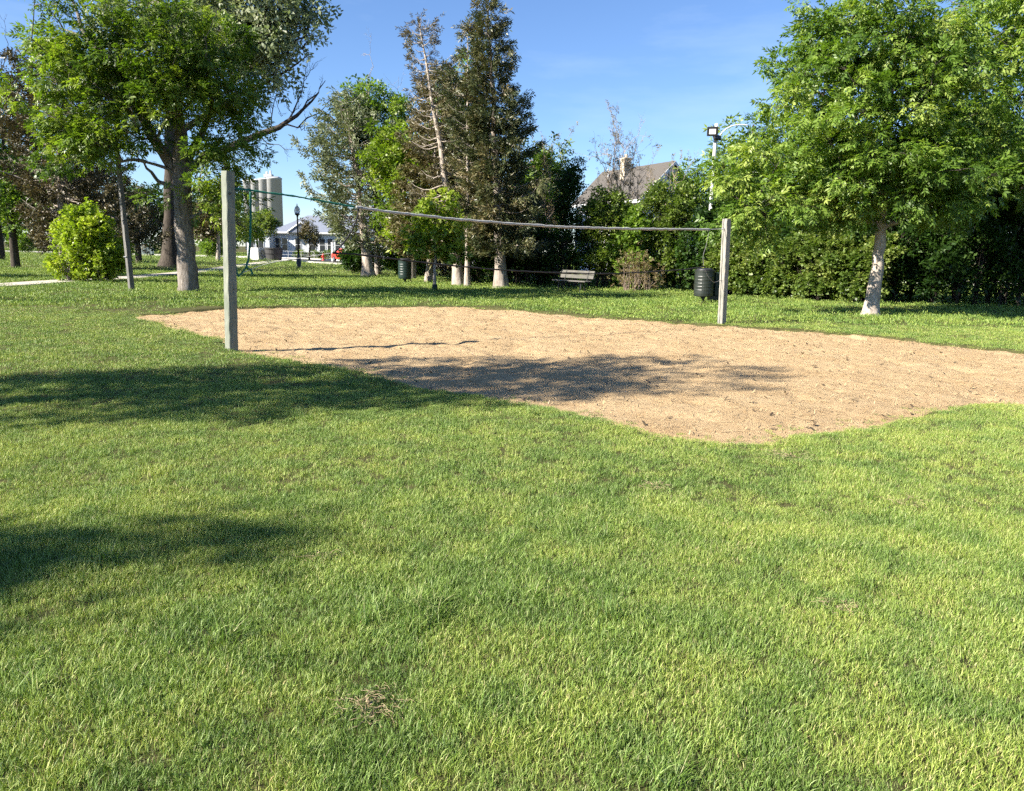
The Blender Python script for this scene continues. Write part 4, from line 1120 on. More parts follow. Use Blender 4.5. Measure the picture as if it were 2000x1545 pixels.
def timber_post(name, label, loc, h, w, rotz, lean, mat, seed, crack=False, knots=(), bolt=None, taper=1.0, group=None):
    rng = np.random.default_rng(seed)
    t = thing(name, label, "post", loc, 0, group)
    c, s = math.cos(rotz), math.sin(rotz)
    prof = []                                   # section with small chamfers and an optional split in the lit face
    e = .008
    hw = w / 2
    ring = [(-hw + e, -hw), (hw - e, -hw), (hw, -hw + e), (hw, hw - e), (hw - e, hw), (-hw + e, hw), (-hw, hw - e), (-hw, -hw + e)]
    if crack:
        ring = [(-hw + e, -hw), (-.012, -hw), (-.002, -hw + .03), (.008, -hw)] + ring[1:]
    V, F = [], []
    nz = 26
    zs_ = np.linspace(-.25, h, nz)
    wav = rng.normal(0, .0022, (nz, len(ring), 2))
    drift = np.cumsum(rng.normal(0, .0025, nz))
    for i, z in enumerate(zs_):
        k = 1 + (taper - 1) * max(0, z / h)
        for j, (x, y) in enumerate(ring):
            x2, y2 = (x + (drift[i] if crack and 1 <= j <= 3 else 0)) * k + wav[i, j, 0], y * k + wav[i, j, 1]
            V.append((x2 * c - y2 * s + lean[0] * z / h, x2 * s + y2 * c + lean[1] * z / h, z + (rng.normal(0, .003) if i == nz - 1 else 0)))
    n = len(ring)
    for i in range(nz - 1):
        for j in range(n):
            F.append((i * n + j, i * n + (j + 1) % n, (i + 1) * n + (j + 1) % n, (i + 1) * n + j))
    F.append(tuple((nz - 1) * n + j for j in range(n)))
    MB().add(V, F).build("timber", mat, t)
    for (fx, z, r) in knots:                    # knots stand a little proud of the shaded face
        x, y = hw + .002, fx
        kb = MB()
        pts = [(x - .006, y, z), (x + .004, y, z)]
        ctr = Vector((x * c - y * s + lean[0] * z / h, x * s + y * c + lean[1] * z / h, z))
        nrm = Vector((c, s, 0))
        kb.tube([ctr - nrm * .01, ctr + nrm * .002, ctr + nrm * .005], [r, r, r * .55], 12)
        kb.build("knot", M['knot'], t)
    if bolt:
        (bx, by, bz), d = bolt
        p = Vector((bx, by, bz)); d = Vector(d).normalized()
        mb = MB().tube([p, p + d * .07], .006, 8)
        q = p + d * .095
        ringp = []
        sidev = d.cross(Vector((0, 0, 1)))
        for k in range(13):
            a = 2 * PI * k / 12
            ringp.append(q + d * math.cos(a) * .025 + Vector((0, 0, 1)) * math.sin(a) * .025)
        mb.tube(ringp, .005, 6, caps=False)
        mb.build("eye_bolt", M['steel'], t, True)
    return t
net_dir = Vector((4.81 + 4.32, 17.76 - 11.71, 0)).normalized()
timber_post("net_post", "tall greenish weathered timber net post at the lawn edge of the sand", (-4.32, 11.71, 0), 2.62, .142, rad(-40), (.07, 0), M['post_green'], 5,
            knots=[(-.02, 2.3, .02), (.02, .9, .012)], bolt=((.0, 0.02, 2.38), net_dir))
timber_post("net_post", "silver grey split timber net post on the far side of the sand", (4.81, 17.76, 0), 2.36, .142, rad(-55), (-.05, 0), M['post_grey'], 6, crack=True,
            bolt=((-.06, -.02, 2.14), -net_dir))
dp = timber_post("lawn_post", "slim dark leaning timber post beside the left ash trunk", (-12.73, 25.73, 0), 4.6, .15, rad(-35), (-.16, 0), M['post_dark'], 7, taper=.8)
MB().box((-.09, -.09, 1.1), (.07, .07, 1.13), M=Matrix.Translation((-.06, 0, 0)) @ Matrix.Rotation(rad(-35), 4, 'Z')).build("band", M['steel'], dp)

M['tape_white'] = noise_mat("grey_white_net_tape", (.20, .20, .19), (.46, .46, .44), scale=40, rough=.8, bump=.3)
M['tape_green'] = noise_mat("faded_green_strap", (.01, .10, .065), (.025, .17, .115), scale=30, rough=.7, bump=.2)
M['rope_black'] = noise_mat("black_net_rope", (.008, .008, .009), (.02, .02, .022), scale=40, rough=.8, bump=.3)
M['rope_grey'] = noise_mat('grey_cord', (.12, .12, .12), (.22, .22, .21), scale=60, rough=.8, bump=.2)
M['rope_pale'] = noise_mat("pale_cord", (.4, .4, .38), (.6, .6, .57), scale=60, rough=.8, bump=.2)
def curve_pts(P, n):
    P = np.array(P, float); out = []
    for i in range(len(P) - 1):
        p0, p1, p2, p3 = P[max(i - 1, 0)], P[i], P[i + 1], P[min(i + 2, len(P) - 1)]
        for t in np.arange(n) / n:
            out.append(0.5 * ((2 * p1) + (-p0 + p2) * t + (2 * p0 - 5 * p1 + 4 * p2 - p3) * t * t + (-p0 + 3 * p1 - 3 * p2 + p3) * t ** 3))
    out.append(P[-1]); return np.array(out)
net = thing("volleyball_net", "sagging volleyball net line of green strap, white tape and loose black rope", "net", (-4.32, 11.71, 0))
O = np.array([-4.32, 11.71, 0])
rng = np.random.default_rng(77)
def rope(name, P, r, mat, n=6, wob=0.0, flat=None, k=8):
    Q = curve_pts(np.array(P, float) - O, k)
    if wob: Q[1:-1] += rng.normal(0, wob, (len(Q) - 2, 3))
    rr = r * (1 + rng.normal(0, .12, len(Q))) if wob else np.full(len(Q), r)
    return MB().tube([tuple(q) for q in Q], list(rr), n, flat=flat).build(name, mat, net, True)
rope("strap", [(-4.20, 11.80, 2.385), (-4.07, 11.88, 2.38), (-3.80, 12.05, 2.35), (-3.54, 12.22, 2.33), (-3.21, 12.45, 2.29), (-2.86, 12.68, 2.24), (-2.62, 12.84, 2.205)], .015, M['tape_green'], flat=(1.0, .25), wob=.002)
rope("top_tape", [(-2.60, 12.85, 2.205), (-2.19, 13.12, 2.16), (-1.80, 13.38, 2.13), (-.97, 13.93, 2.08), (-.06, 14.53, 2.05), (.92, 15.18, 2.03), (2.0, 15.9, 2.04), (3.19, 16.69, 2.07), (4.33, 17.44, 2.11)], .024, M['tape_white'], wob=.003, flat=(.95, .5), k=12)
rope("end_cord", [(4.32, 17.435, 2.11), (4.55, 17.585, 2.125), (4.70, 17.69, 2.137)], .006, M['rope_pale'])
rope("side_rope", [(-2.56, 12.88, 2.18), (-2.60, 12.86, 2.01), (-2.66, 12.82, 1.85), (-2.76, 12.75, 1.67), (-2.90, 12.66, 1.50), (-2.94, 12.63, 1.46), (-2.86, 12.68, 1.455)], .015, M['rope_black'], wob=.003)
rope("bottom_rope", [(-2.90, 12.65, 1.465), (-2.58, 12.86, 1.44), (-1.88, 13.32, 1.36), (-1.05, 13.88, 1.27), (-.05, 14.54, 1.19), (.95, 15.20, 1.15), (2.05, 15.93, 1.14), (3.63, 16.98, 1.22), (4.24, 17.38, 1.30)], .013, M['rope_black'], wob=.002)
rope("hanging_strap", [(-4.0, 11.93, 2.35), (-4.01, 11.915, 2.01), (-4.03, 11.90, 1.63), (-4.06, 11.89, 1.36), (-4.09, 11.87, 1.24), (-4.03, 11.90, 1.17), (-4.02, 11.90, 1.12)], .017, M['tape_green'], flat=(1.0, .3))
rope("hanging_strap", [(-4.08, 11.87, 1.25), (-4.16, 11.82, 1.13), (-4.20, 11.79, 1.10), (-4.22, 11.78, 1.24), (-4.25, 11.76, 1.29)], .013, M['tape_green'], flat=(1.0, .4))
rope("tie_rope", [(-4.19, 11.80, 1.12), (-3.84, 12.03, 1.28), (-3.44, 12.30, 1.365), (-2.95, 12.62, 1.465)], .0045, M['rope_pale'])
rope("side_cord", [(4.30, 17.42, 2.10), (4.24, 17.38, 1.75), (4.18, 17.34, 1.53), (4.22, 17.37, 1.30), (4.33, 17.44, 1.10), (4.51, 17.56, .95), (4.66, 17.66, .98), (4.75, 17.72, 1.0)], .005, M['rope_grey'])

# ------------------------------------------------------------------ bench
M['slat'] = wood_mat("bench_slat_timber", (.065, .06, .055), (.13, .122, .112), (.19, .18, .165))
bench = thing("park_bench", "weathered wooden park bench with plank back in front of the dark shrubs", "bench", (2.28, 30.45, 0), rad(-50))
for k in range(3):                              # local x along the bench, -y is the front
    MB().box((-.92, -.25 + k * .135, .43), (.92, -.13 + k * .135, .47), .006).build("slat", M['slat'], bench)
for k in range(2):
    Mx = Matrix.Translation((0, .20 + .05 * k, .55 + .16 * k)) @ Matrix.Rotation(rad(-14), 4, 'X')
    MB().box((-.92, 0, 0), (.92, .035, .145), .006, Mx).build("slat", M['slat'], bench)
for sx_ in (-.62, .62):
    mb = MB()
    mb.tube([(sx_, -.27, .415), (sx_, .16, .415)], .022, 6).tube([(sx_, .16, .41), (sx_, .30, .88)], .02, 6)
    mb.tube([(sx_, -.02, .41), (sx_, .12, 0)], .026, 6).tube([(sx_, -.12, .41), (sx_, -.20, 0)], .022, 6)
    mb.build("leg", M['black_metal'], bench)

# ------------------------------------------------------------------ litter bins
def bin_mat(name, c1, c2):
    return noise_mat(name, c1, c2, scale=7, rough=.42, bump=.08, spec=.5)
M['bin_green'] = bin_mat("dark_green_bin_paint", (.006, .018, .013), (.011, .029, .021))
M['bin_grey'] = bin_mat("grey_green_bin_mesh", (.016, .021, .017), (.028, .034, .027))
def barrel_bin(name, label, loc, r, h, z0, mat, seed, group=None):
    t = thing(name, label, "litter bin", loc, 0, group)
    prof = [(r * .93, z0), (r * .97, z0 + .02), (r, z0 + .1)]
    for k in range(1, 6):
        z = z0 + .1 + (h - .2) * k / 6
        prof += [(r, z - .02), (r + .008, z), (r, z + .02)]
    prof += [(r, z0 + h - .06), (r + .015, z0 + h - .05), (r + .015, z0 + h)]
    MB().lathe(prof + [(r - .02, z0 + h), (r - .03, z0 + .06)], 28).build("drum", mat, t, False)
    MB().lathe([(.10, z0 - .02), (.11, z0), (.06, z0 + .001)], 14).build("mount_plate", M['black_metal'], t)
    MB().lathe([(.13, -.03), (.13, .015), (.045, .03), (.04, z0 * .5), (.09, z0 - .02)], 14).build("pedestal", M['black_metal'], t, True)
    ringp = [((r + .012) * math.cos(a), (r + .012) * math.sin(a), z0 + h) for a in np.linspace(0, 2 * PI, 25)]
    MB().tube(ringp, .012, 6, caps=False).build("rim", M['black_metal'], t, True)
    lid = MB().lathe([(r - .02, z0 + h - .01), (r - .05, z0 + h + .04), (r * .55, z0 + h + .07), (r * .5, z0 + h + .03)], 24).build("lid", M['black_metal'], t, True)
    return t
b1 = barrel_bin("litter_bin", "dark green drum litter bin on a single pedestal near the sapling", (-5.1, 36.2, 0), .31, .88, .18, M['bin_green'], 1, "drum litter bins")
MB().tube([(.3, .1, 0), (.24, .08, .15), (.1, .02, .19)], .02, 6).build("foot_lever", M['black_metal'], b1)
barrel_bin("litter_bin", "grey-green drum litter bin beside the far net post", (6.33, 25.9, 0), .315, .86, .19, M['bin_grey'], 2, "drum litter bins")
b3 = thing("litter_bin", "slim black-green litter bin on a square block behind the grey-green drum bin", "litter bin", (6.85, 26.25, 0), 0, "drum litter bins")
MB().lathe([(.21, .2), (.225, .22), (.225, .92), (.235, .93), (.235, .98), (.2, .98), (.19, .3)], 22).build("drum", M['bin_green'], b3)
MB().box((-.27, -.2, -.05), (.08, .15, .2), .012).build("base_block", M['bin_grey'], b3)
MB().tube([(.0, .1, .15), (.0, .1, .25)], .05, 8).build("pedestal", M['black_metal'], b3)

# ------------------------------------------------------------------ lamp post
lamp = thing("street_lamp", "black park lamp post with acorn glass globe by the path", "lamp post", (-15.45, 55.73, 0))
MB().lathe([(.22, 0), (.22, .12), (.17, .16), (.16, .75), (.13, .8), (.09, .9), (.075, 1.1)], 12).build("base", M['black_metal'], lamp, True)
MB().lathe([(.072, 1.05), (.06, 2.0), (.052, 3.6), (.07, 3.62), (.07, 3.68), (.05, 3.7)], 12).build("pole", M['black_metal'], lamp, True)
MB().lathe([(.05, 3.69), (.16, 3.78), (.19, 3.82), (.17, 3.86)], 14).build("collar", M['black_metal'], lamp, True)
m, nt, out = mat_new("lamp_glass")
gl = N(nt, "ShaderNodeBsdfPrincipled", i_Roughness=.25); gl.inputs["Base Color"].default_value = (.75, .77, .78, 1); gl.inputs["Transmission Weight"].default_value = .55
nt.links.new(gl.outputs[0], out.inputs[0]); M['glass_white'] = m
MB().lathe([(.15, 3.861), (.20, 3.95), (.205, 4.1), (.16, 4.25), (.11, 4.33), (.06, 4.36)], 16).build("globe", M['glass_white'], lamp, True)
MB().lathe([(.07, 4.361), (.05, 4.42), (.03, 4.47), (.015, 4.55)], 10).build("finial", M['glass_white'], lamp, True)

# ------------------------------------------------------------------ floodlight pole
fl = thing("floodlight_pole", "white pole with black floodlight above the ash leaves", "floodlight", (8.15, 33.0, 0))
M['white_pole'] = noise_mat("white_painted_pole", (.6, .6, .57), (.72, .72, .69), scale=6, rough=.5, bump=.05)
M['led'] = noise_mat("floodlight_lens", (.72, .72, .70), (.82, .82, .80), scale=4, rough=.2, bump=0)
MB().lathe([(.1, -.2), (.09, 0), (.075, 6.3), (.06, 6.85)], 12).build("pole", M['white_pole'], fl, True)
MB().tube([(0, 0, 6.2), (.02, -.05, 6.27), (-.1, -.18, 6.3)], .05, 8).build("bracket", M['black_metal'], fl)
Mx = Matrix.Translation((-.2, -.25, 6.5)) @ Matrix.Rotation(rad(-14), 4, 'Z') @ Matrix.Rotation(rad(14), 4, 'X')
hd = MB().box((-.22, -.07, -.18), (.22, .07, .18), .02, Mx).build("lamp_head", M['black_metal'], fl)
MB().box((-.13, -.077, -.10), (.13, -.071, .10), 0, Mx).build("lens", M['led'], hd)
Mx2 = Matrix.Translation((.02, -.16, 6.28)) @ Matrix.Rotation(rad(35), 4, 'Z') @ Matrix.Rotation(rad(-25), 4, 'X')
MB().box((-.2, -.05, -.1), (.2, .06, .1), .02, Mx2).build("lamp_head", M['black_metal'], fl)
pts = [(0.05, 0, 6.1), (.25, 0, 6.5), (.6, 0, 6.75), (1.0, 0, 6.82), (1.3, 0, 6.8)]
MB().tube([tuple(p) for p in curve_pts(pts, 5)], .022, 8).build("arm", M['white_pole'], fl, True)

# ------------------------------------------------------------------ house behind the hedge
M['siding'] = noise_mat("white_shake_siding", (.60, .58, .60), (.72, .70, .72), scale=1.5, rough=.8, bump=.0, stretch=(1, 1, 3))
M['roof'] = noise_mat("grey_brown_shingles", (.065, .06, .054), (.115, .105, .095), scale=14, rough=.9, bump=.5, spec=.1)
M['trim'] = noise_mat("white_trim", (.68, .68, .66), (.76, .76, .74), scale=5, rough=.6, bump=.05)
M['cream'] = noise_mat("cream_brick", (.50, .42, .30), (.66, .58, .45), scale=9, rough=.9, bump=.4)
M['glass_dark'] = noise_mat("dark_window_glass", (.015, .018, .022), (.03, .034, .04), scale=2, rough=.08, bump=0, spec=.6)
house = thing("house", "white shake-sided house with steep grey roof and cream chimney behind the hedge", "house", (10.75, 55.0, 0), rad(25))
# local: gable faces -y, ridge runs along +y ... turned so the gable looks to the camera's right
HW, HL, EV, RG = 2.35, 9.0, 5.45, 7.75       # half width, length, eave height, ridge height
def gable_wall(y, name):
    mb = MB()
    mb.add([(-HW, y, 0), (HW, y, 0), (HW, y, EV), (0, y, RG - .12), (-HW, y, EV)], [(0, 1, 2, 3, 4)])
    # shake courses lap over each other
    z = .3
    while z < RG - .5:
        w0 = HW if z < EV else HW * (RG - .12 - z) / (RG - .12 - EV)
        w1 = HW if z + .3 < EV else max(.02, HW * (RG - .12 - z - .3) / (RG - .12 - EV))
        s_ = -1 if y <= 0 else 1
        mb.add([(-w0, y + s_ * .05, z), (w0, y + s_ * .05, z), (w1, y + s_ * .012, z + .3), (-w1, y + s_ * .012, z + .3), (-w0, y, z), (w0, y, z)], [(0, 1, 2, 3), (4, 5, 1, 0)])
        z += .3
    return mb.build(name, M['siding'], house)
gable_wall(0, "gable_wall"); gable_wall(HL, "gable_wall")
for sx_ in (-1, 1):
    mb = MB().add([(sx_ * HW, 0, 0), (sx_ * HW, HL, 0), (sx_ * HW, HL, EV), (sx_ * HW, 0, EV)], [(0, 1, 2, 3)])
    for k in range(17):
        z = .3 + .3 * k
        mb.add([(sx_ * (HW + .05), 0, z), (sx_ * (HW + .05), HL, z), (sx_ * (HW + .012), HL, z + .3), (sx_ * (HW + .012), 0, z + .3)], [(0, 1, 2, 3)])
    mb.build("side_wall", M['siding'], house)
rf = MB()
for sx_ in (-1, 1):
    rise = (RG - EV) / HW
    e = HW + .35
    rf.add([(0, -.3, RG), (0, HL + .3, RG), (sx_ * e, HL + .3, RG - e * rise), (sx_ * e, -.3, RG - e * rise), (0, -.3, RG + .12), (0, HL + .3, RG + .12), (sx_ * e, HL + .3, RG - e * rise + .12), (sx_ * e, -.3, RG - e * rise + .12)],
           [(0, 1, 2, 3), (4, 5, 6, 7), (3, 2, 6, 7), (0, 3, 7, 4), (1, 2, 6, 5)])
roof = rf.build("roof", M['roof'], house)
for sx_ in (-1, 1):
    rise = (RG - EV) / HW; e = HW + .36
    MB().add([(0, -.33, RG + .1), (sx_ * e, -.33, RG + .1 - e * rise), (sx_ * e, -.33, RG - .12 - e * rise), (0, -.33, RG - .12), (0, -.29, RG + .1), (sx_ * e, -.29, RG + .1 - e * rise), (sx_ * e, -.29, RG - .12 - e * rise), (0, -.29, RG - .12)],
             [(0, 1, 2, 3), (4, 5, 6, 7), (0, 1, 5, 4), (3, 2, 6, 7)]).build("barge_board", M['trim'], roof)
    MB().box((sx_ * (e + .02) - .03, -.28, RG - e * rise - .14), (sx_ * (e + .02) + .03, HL + .28, RG - e * rise + .08)).build("gutter", M['trim'], roof)
ch = MB().box((-.95, 4.6, 6.2), (-.35, 5.2, 8.35), .02).build("chimney", M['cream'], roof)
MB().box((-1.0, 4.55, 8.352), (-.30, 5.25, 8.48), .01).build("chimney_cap", M['cream'], ch)
MB().lathe([(.12, 8.47), (.1, 8.75)], 10, (-.65, 4.9, 0)).build("flue", M['cream'], ch)
MB().lathe([(.06, 7.0), (.06, 7.9)], 8, (-.6, 7.4, 0)).build("vent_pipe", M['trim'], roof)
MB().box((-.12, -.07, 6.6), (.12, -.051, 7.1)).build("gable_vent", M['black_metal'], house)
for (x, z) in [(.75, 3.6), (-.9, 3.6), (.75, 1.0), (-.9, 1.0)]:
    w = MB().box((x - .5, -.09, z), (x + .5, -.055, z + 1.5)).build("window", M['trim'], house)
    MB().box((x - .42, -.10, z + .08), (x + .42, -.092, z + .73)).build("pane", M['glass_dark'], w)
    MB().box((x - .42, -.10, z + .79), (x + .42, -.092, z + 1.42)).build("pane", M['glass_dark'], w)
for y in (2.0, 6.0):
    w = MB().box((-HW - .1, y - .5, 1.0), (-HW - .06, y + .5, 2.5)).build("window", M['trim'], house)
    MB().box((-HW - .112, y - .42, 1.08), (-HW - .102, y + .42, 2.42)).build("pane", M['glass_dark'], w)

# ------------------------------------------------------------------ white building beyond the road
M['clap'] = noise_mat("white_clapboard", (.50, .53, .56), (.58, .60, .62), scale=3, rough=.7, bump=.1, stretch=(1, 1, 6))
M['blue_roof'] = noise_mat("blue_grey_shingles", (.13, .15, .19), (.19, .21, .26), scale=8, rough=.8, bump=.3)
bld = thing("community_building", "long low white building with blue-grey hipped roof beyond the road", "building", (-30, 106, 0), 0)
def lap_wall(name, a, b, h, nrm, parent, z0=0):
    a, b = np.array(a, float), np.array(b, float); nr = np.array([nrm[0], nrm[1]])
    mb = MB(); z = z0
    while z < h - .01:
        z1 = min(h, z + .2)
        p, q = a + nr * .02, b + nr * .02; p2, q2 = a, b
        mb.add([(*p, z), (*q, z), (*q2, z1), (*p2, z1), (*a, z), (*b, z)], [(0, 1, 2, 3), (4, 5, 1, 0)])
        z = z1
    return mb.build(name, M['clap'], parent)
# main block x -2.6..16, y 0..9 ; left wing x -5.6..-2.6 set forward
lap_wall("front_wall", (-2.6, 0), (17, 0), 3.5, (0, -1), bld); lap_wall("wing_wall", (-5.6, -2.2), (-2.6, -2.2), 3.4, (0, -1), bld)
lap_wall("side_wall", (-2.6, -2.2), (-2.6, 0), 3.4, (1, 0), bld); lap_wall("side_wall", (-5.6, 7), (-5.6, -2.2), 3.4, (-1, 0), bld); lap_wall("side_wall", (17, 0), (17, 9), 3.5, (1, 0), bld); lap_wall("back_wall", (17, 9), (-5.6, 9), 3.5, (0, 1), bld)
rb = MB().add([(-3.2, -.5, 3.45), (17.5, -.5, 3.45), (17.5, 9.5, 3.45), (-3.2, 9.5, 3.45), (.8, 4.5, 5.9), (13, 4.5, 5.9)], [(0, 1, 5, 4), (1, 2, 5), (2, 3, 4, 5), (3, 0, 4), (0, 3, 2, 1)]).build("roof", M['blue_roof'], bld)
MB().add([(-6.0, -2.6, 3.38), (-2.2, -2.6, 3.38), (-2.2, 6, 3.38), (-6.0, 6, 3.38), (-4.1, -1.0, 4.7), (-4.1, 5, 4.7)], [(0, 1, 4), (1, 2, 5, 4), (2, 3, 5), (3, 0, 4, 5), (0, 3, 2, 1)]).build("wing_roof", M['blue_roof'], bld)
pg = MB().add([(-.6, -.9, 3.42), (3.2, -.9, 3.42), (1.3, -.9, 4.75), (-.6, 2.5, 3.42), (3.2, 2.5, 3.42), (1.3, 2.5, 4.75)], [(0, 2, 5, 3), (1, 4, 5, 2), (0, 1, 2)]).build("porch_roof", M['blue_roof'], bld)
for (p, q) in (((-.7, -.95, 3.36), (1.3, -.95, 4.78)), ((1.3, -.95, 4.78), (3.3, -.95, 3.36))):
    MB().tube([p, q], .09, 4).build("porch_trim", M['trim'], pg)
MB().box((-3.25, -.58, 3.3), (17.5, -.50, 3.5)).build("fascia", M['trim'], rb)
MB().box((9.2, 4.3, 5.7), (9.7, 4.8, 6.3)).build("roof_vent", M['black_metal'], rb)
MB().box((-5.7, -2.1, -.2), (17.02, 8.9, .0)).build("plinth", M['concrete'], bld)
for x in (-2.1, -1.2, .6, 2.6, 3.9, 4.95, 6.0, 8.0, 9.05, 10.1, 12, 13):
    w = MB().box((x - .44, -.07, .95), (x + .44, -.025, 2.75)).build("window", M['trim'], bld)
    MB().box((x - .35, -.085, 1.04), (x + .35, -.072, 1.82)).build("pane", M['glass_dark'], w)
    MB().box((x - .35, -.085, 1.88), (x + .35, -.072, 2.66)).build("pane", M['glass_dark'], w)
for x in (-5.0, -3.7):
    w = MB().box((x - .4, -2.27, 1.0), (x + .4, -2.225, 2.6)).build("window", M['trim'], bld)
    MB().box((x - .31, -2.285, 1.09), (x + .31, -2.272, 2.51)).build("pane", M['glass_dark'], w)
for z in (.5, .95):
    MB().tube([(-1.5, -3.4, z), (3.6, -3.4, z)], .014, 6).build("handrail", M['trim'], bld)
for x in (-1.5, .2, 1.9, 3.6):
    MB().tube([(x, -3.4, 0), (x, -3.4, 1.0)], .018, 6).build("rail_post", M['trim'], bld)
# low planting before the building
for i, x in enumerate([-28.6, -26.8, -25.0, -23.0, -21.0]):
    shrub("foundation_shrub", ["low dark shrub by the porch end of the white building", "low dark shrub below the porch of the white building", "low dark shrub behind the bronze-leaved tree", "low dark shrub under the triple windows of the white building", "low dark shrub behind the red hydrant"][i], (x, 104.4, 0), [(0, 0, .45, .85, .5, .5)], 20, 320, .3, M['hedge_leaf'], 300 + i, T_SMALL, group="low shrubs under the white building's windows", stems=4, clump_r=.25)

# ------------------------------------------------------------------ grain silos
silo_mat = noise_mat("pale_silo_concrete", (.44, .44, .43), (.54, .54, .53), scale=.25, rough=.9, bump=.05, stretch=(1, 1, .15))
elev = thing("grain_elevator", "pale concrete grain silos rising behind the white building", "silos", (-91.5, 300, 0))
for k, (x, y, h) in enumerate([(0, 0, 27.0), (-4.6, 4.6, 27.0), (-9.2, 9.2, 27.0), (-13.8, 13.8, 27.0), (-37, 2, 24)]):
    MB().lathe([(2.75, 0), (2.75, h - .6), (2.9, h - .55), (2.9, h - .1), (2.7, h)], 28, (x, y, 0)).build("silo", silo_mat, elev, True)
MB().box((-3.6, -1.2, 27.0), (-.6, 1.5, 28.2)).box((-3.0, -.6, 28.201), (-2.3, .3, 29.2)).box((-1.6, -.6, 28.201), (-1.0, .2, 29.6)).build("headhouse", silo_mat, elev)
MB().box((-2.0, -2.0, 27.0), (2.2, 1.0, 27.35)).build("catwalk", M['steel'], elev)

# ------------------------------------------------------------------ small roadside things
M['white_conc'] = noise_mat("white_painted_concrete", (.62, .62, .60), (.74, .74, .72), scale=3, rough=.8, bump=.1)
M['dark_barrel'] = noise_mat("dark_barrel_timber", (.03, .03, .032), (.07, .068, .066), scale=8, rough=.7, bump=.2, stretch=(1, 1, .2))
pl = thing("planter_box", "white square concrete planter with framed emblem beside the dark tub", "planter", (-28.4, 86.6, 0), rad(58))
MB().add([(-.62, -.62, 0), (.62, -.62, 0), (.62, .62, 0), (-.62, .62, 0), (-.74, -.74, 1.35), (.74, -.74, 1.35), (.74, .74, 1.35), (-.74, .74, 1.35), (-.6, -.6, 1.35), (.6, -.6, 1.35), (.6, .6, 1.35), (-.6, .6, 1.35), (-.6, -.6, 1.2), (.6, -.6, 1.2), (.6, .6, 1.2), (-.6, .6, 1.2)],
         [(0, 1, 5, 4), (1, 2, 6, 5), (2, 3, 7, 6), (3, 0, 4, 7), (4, 5, 9, 8), (5, 6, 10, 9), (6, 7, 11, 10), (7, 4, 8, 11), (8, 9, 13, 12), (9, 10, 14, 13), (10, 11, 15, 14), (11, 8, 12, 15), (12, 13, 14, 15)]).build("box", M['white_conc'], pl)
for (lo, hi) in (((-.32, -.74, .42), (.32, -.70, .48)), ((-.32, -.76, 1.0), (.32, -.72, 1.06)), ((-.32, -.75, .481), (-.26, -.71, .999)), ((.26, -.75, .481), (.32, -.71, .999))):
    MB().box(lo, hi).build("emblem_frame", M['steel'], pl)
tb_ = thing("planter_tub", "dark round planter tub beside the white planter", "planter", (-26.5, 85.8, 0))
MB().lathe([(.78, 0), (.9, .7), (.98, 1.25), (1.05, 1.27), (1.05, 1.4), (.95, 1.4), (.93, 1.2)], 24).build("tub", M['dark_barrel'], tb_)
MB().lathe([(.905, .69), (.925, .7), (.935, .76), (.915, .77)], 24).build("hoop", M['black_metal'], tb_)

hyd = thing("fire_hydrant", "red fire hydrant on the verge by the white marker post", "hydrant", (-22.6, 92.0, 0))
M['red'] = noise_mat("red_paint", (.40, .03, .02), (.52, .05, .03), scale=5, rough=.45, bump=.05, spec=.5)
MB().lathe([(.2, 0), (.2, .05), (.13, .07), (.13, .55), (.17, .57), (.17, .62), (.13, .7), (.06, .78), (.03, .86)], 14).build("barrel", M['red'], hyd, True)
for s_ in (-1, 1):
    MB().tube([(0, 0, .42), (s_ * .24, 0, .42)], .07, 10).build("outlet", M['red'], hyd)
MB().tube([(0, 0, .38), (0, -.22, .38)], .09, 10).build("outlet", M['red'], hyd)
mk = thing("marker_post", "slim white marker post next to the red car", "post", (-20.6, 88.0, 0))
MB().box((-.09, -.09, -.1), (.09, .09, 2.05), .01).build("shaft", M['trim'], mk)
MB().box((-.11, -.11, 2.051), (.11, .11, 2.12), .02).build("cap", M['trim'], mk)
cab = thing("utility_cabinet", "pale green utility cabinet on the far lawn", "utility box", (-51.3, 109, 0), rad(14))
M['cab'] = noise_mat("pale_green_cabinet", (.30, .36, .31), (.36, .42, .37), scale=3, rough=.6, bump=.03)
MB().box((-.72, -.5, 0), (.72, .5, 1.85), .03).build("case", M['cab'], cab)
MB().box((-.75, -.53, 1.851), (.75, .53, 1.93), .02).build("cap", M['cab'], cab)
for x in (-.36, .36):
    d = MB().box((x - .33, -.53, .1), (x + .33, -.505, 1.75), .008).build("door", M['cab'], cab)
    MB().box((x - (.25 if x > 0 else -.22), -.56, .9), (x - (.22 if x > 0 else -.25), -.531, 1.05)).build("handle", M['black_metal'], d)

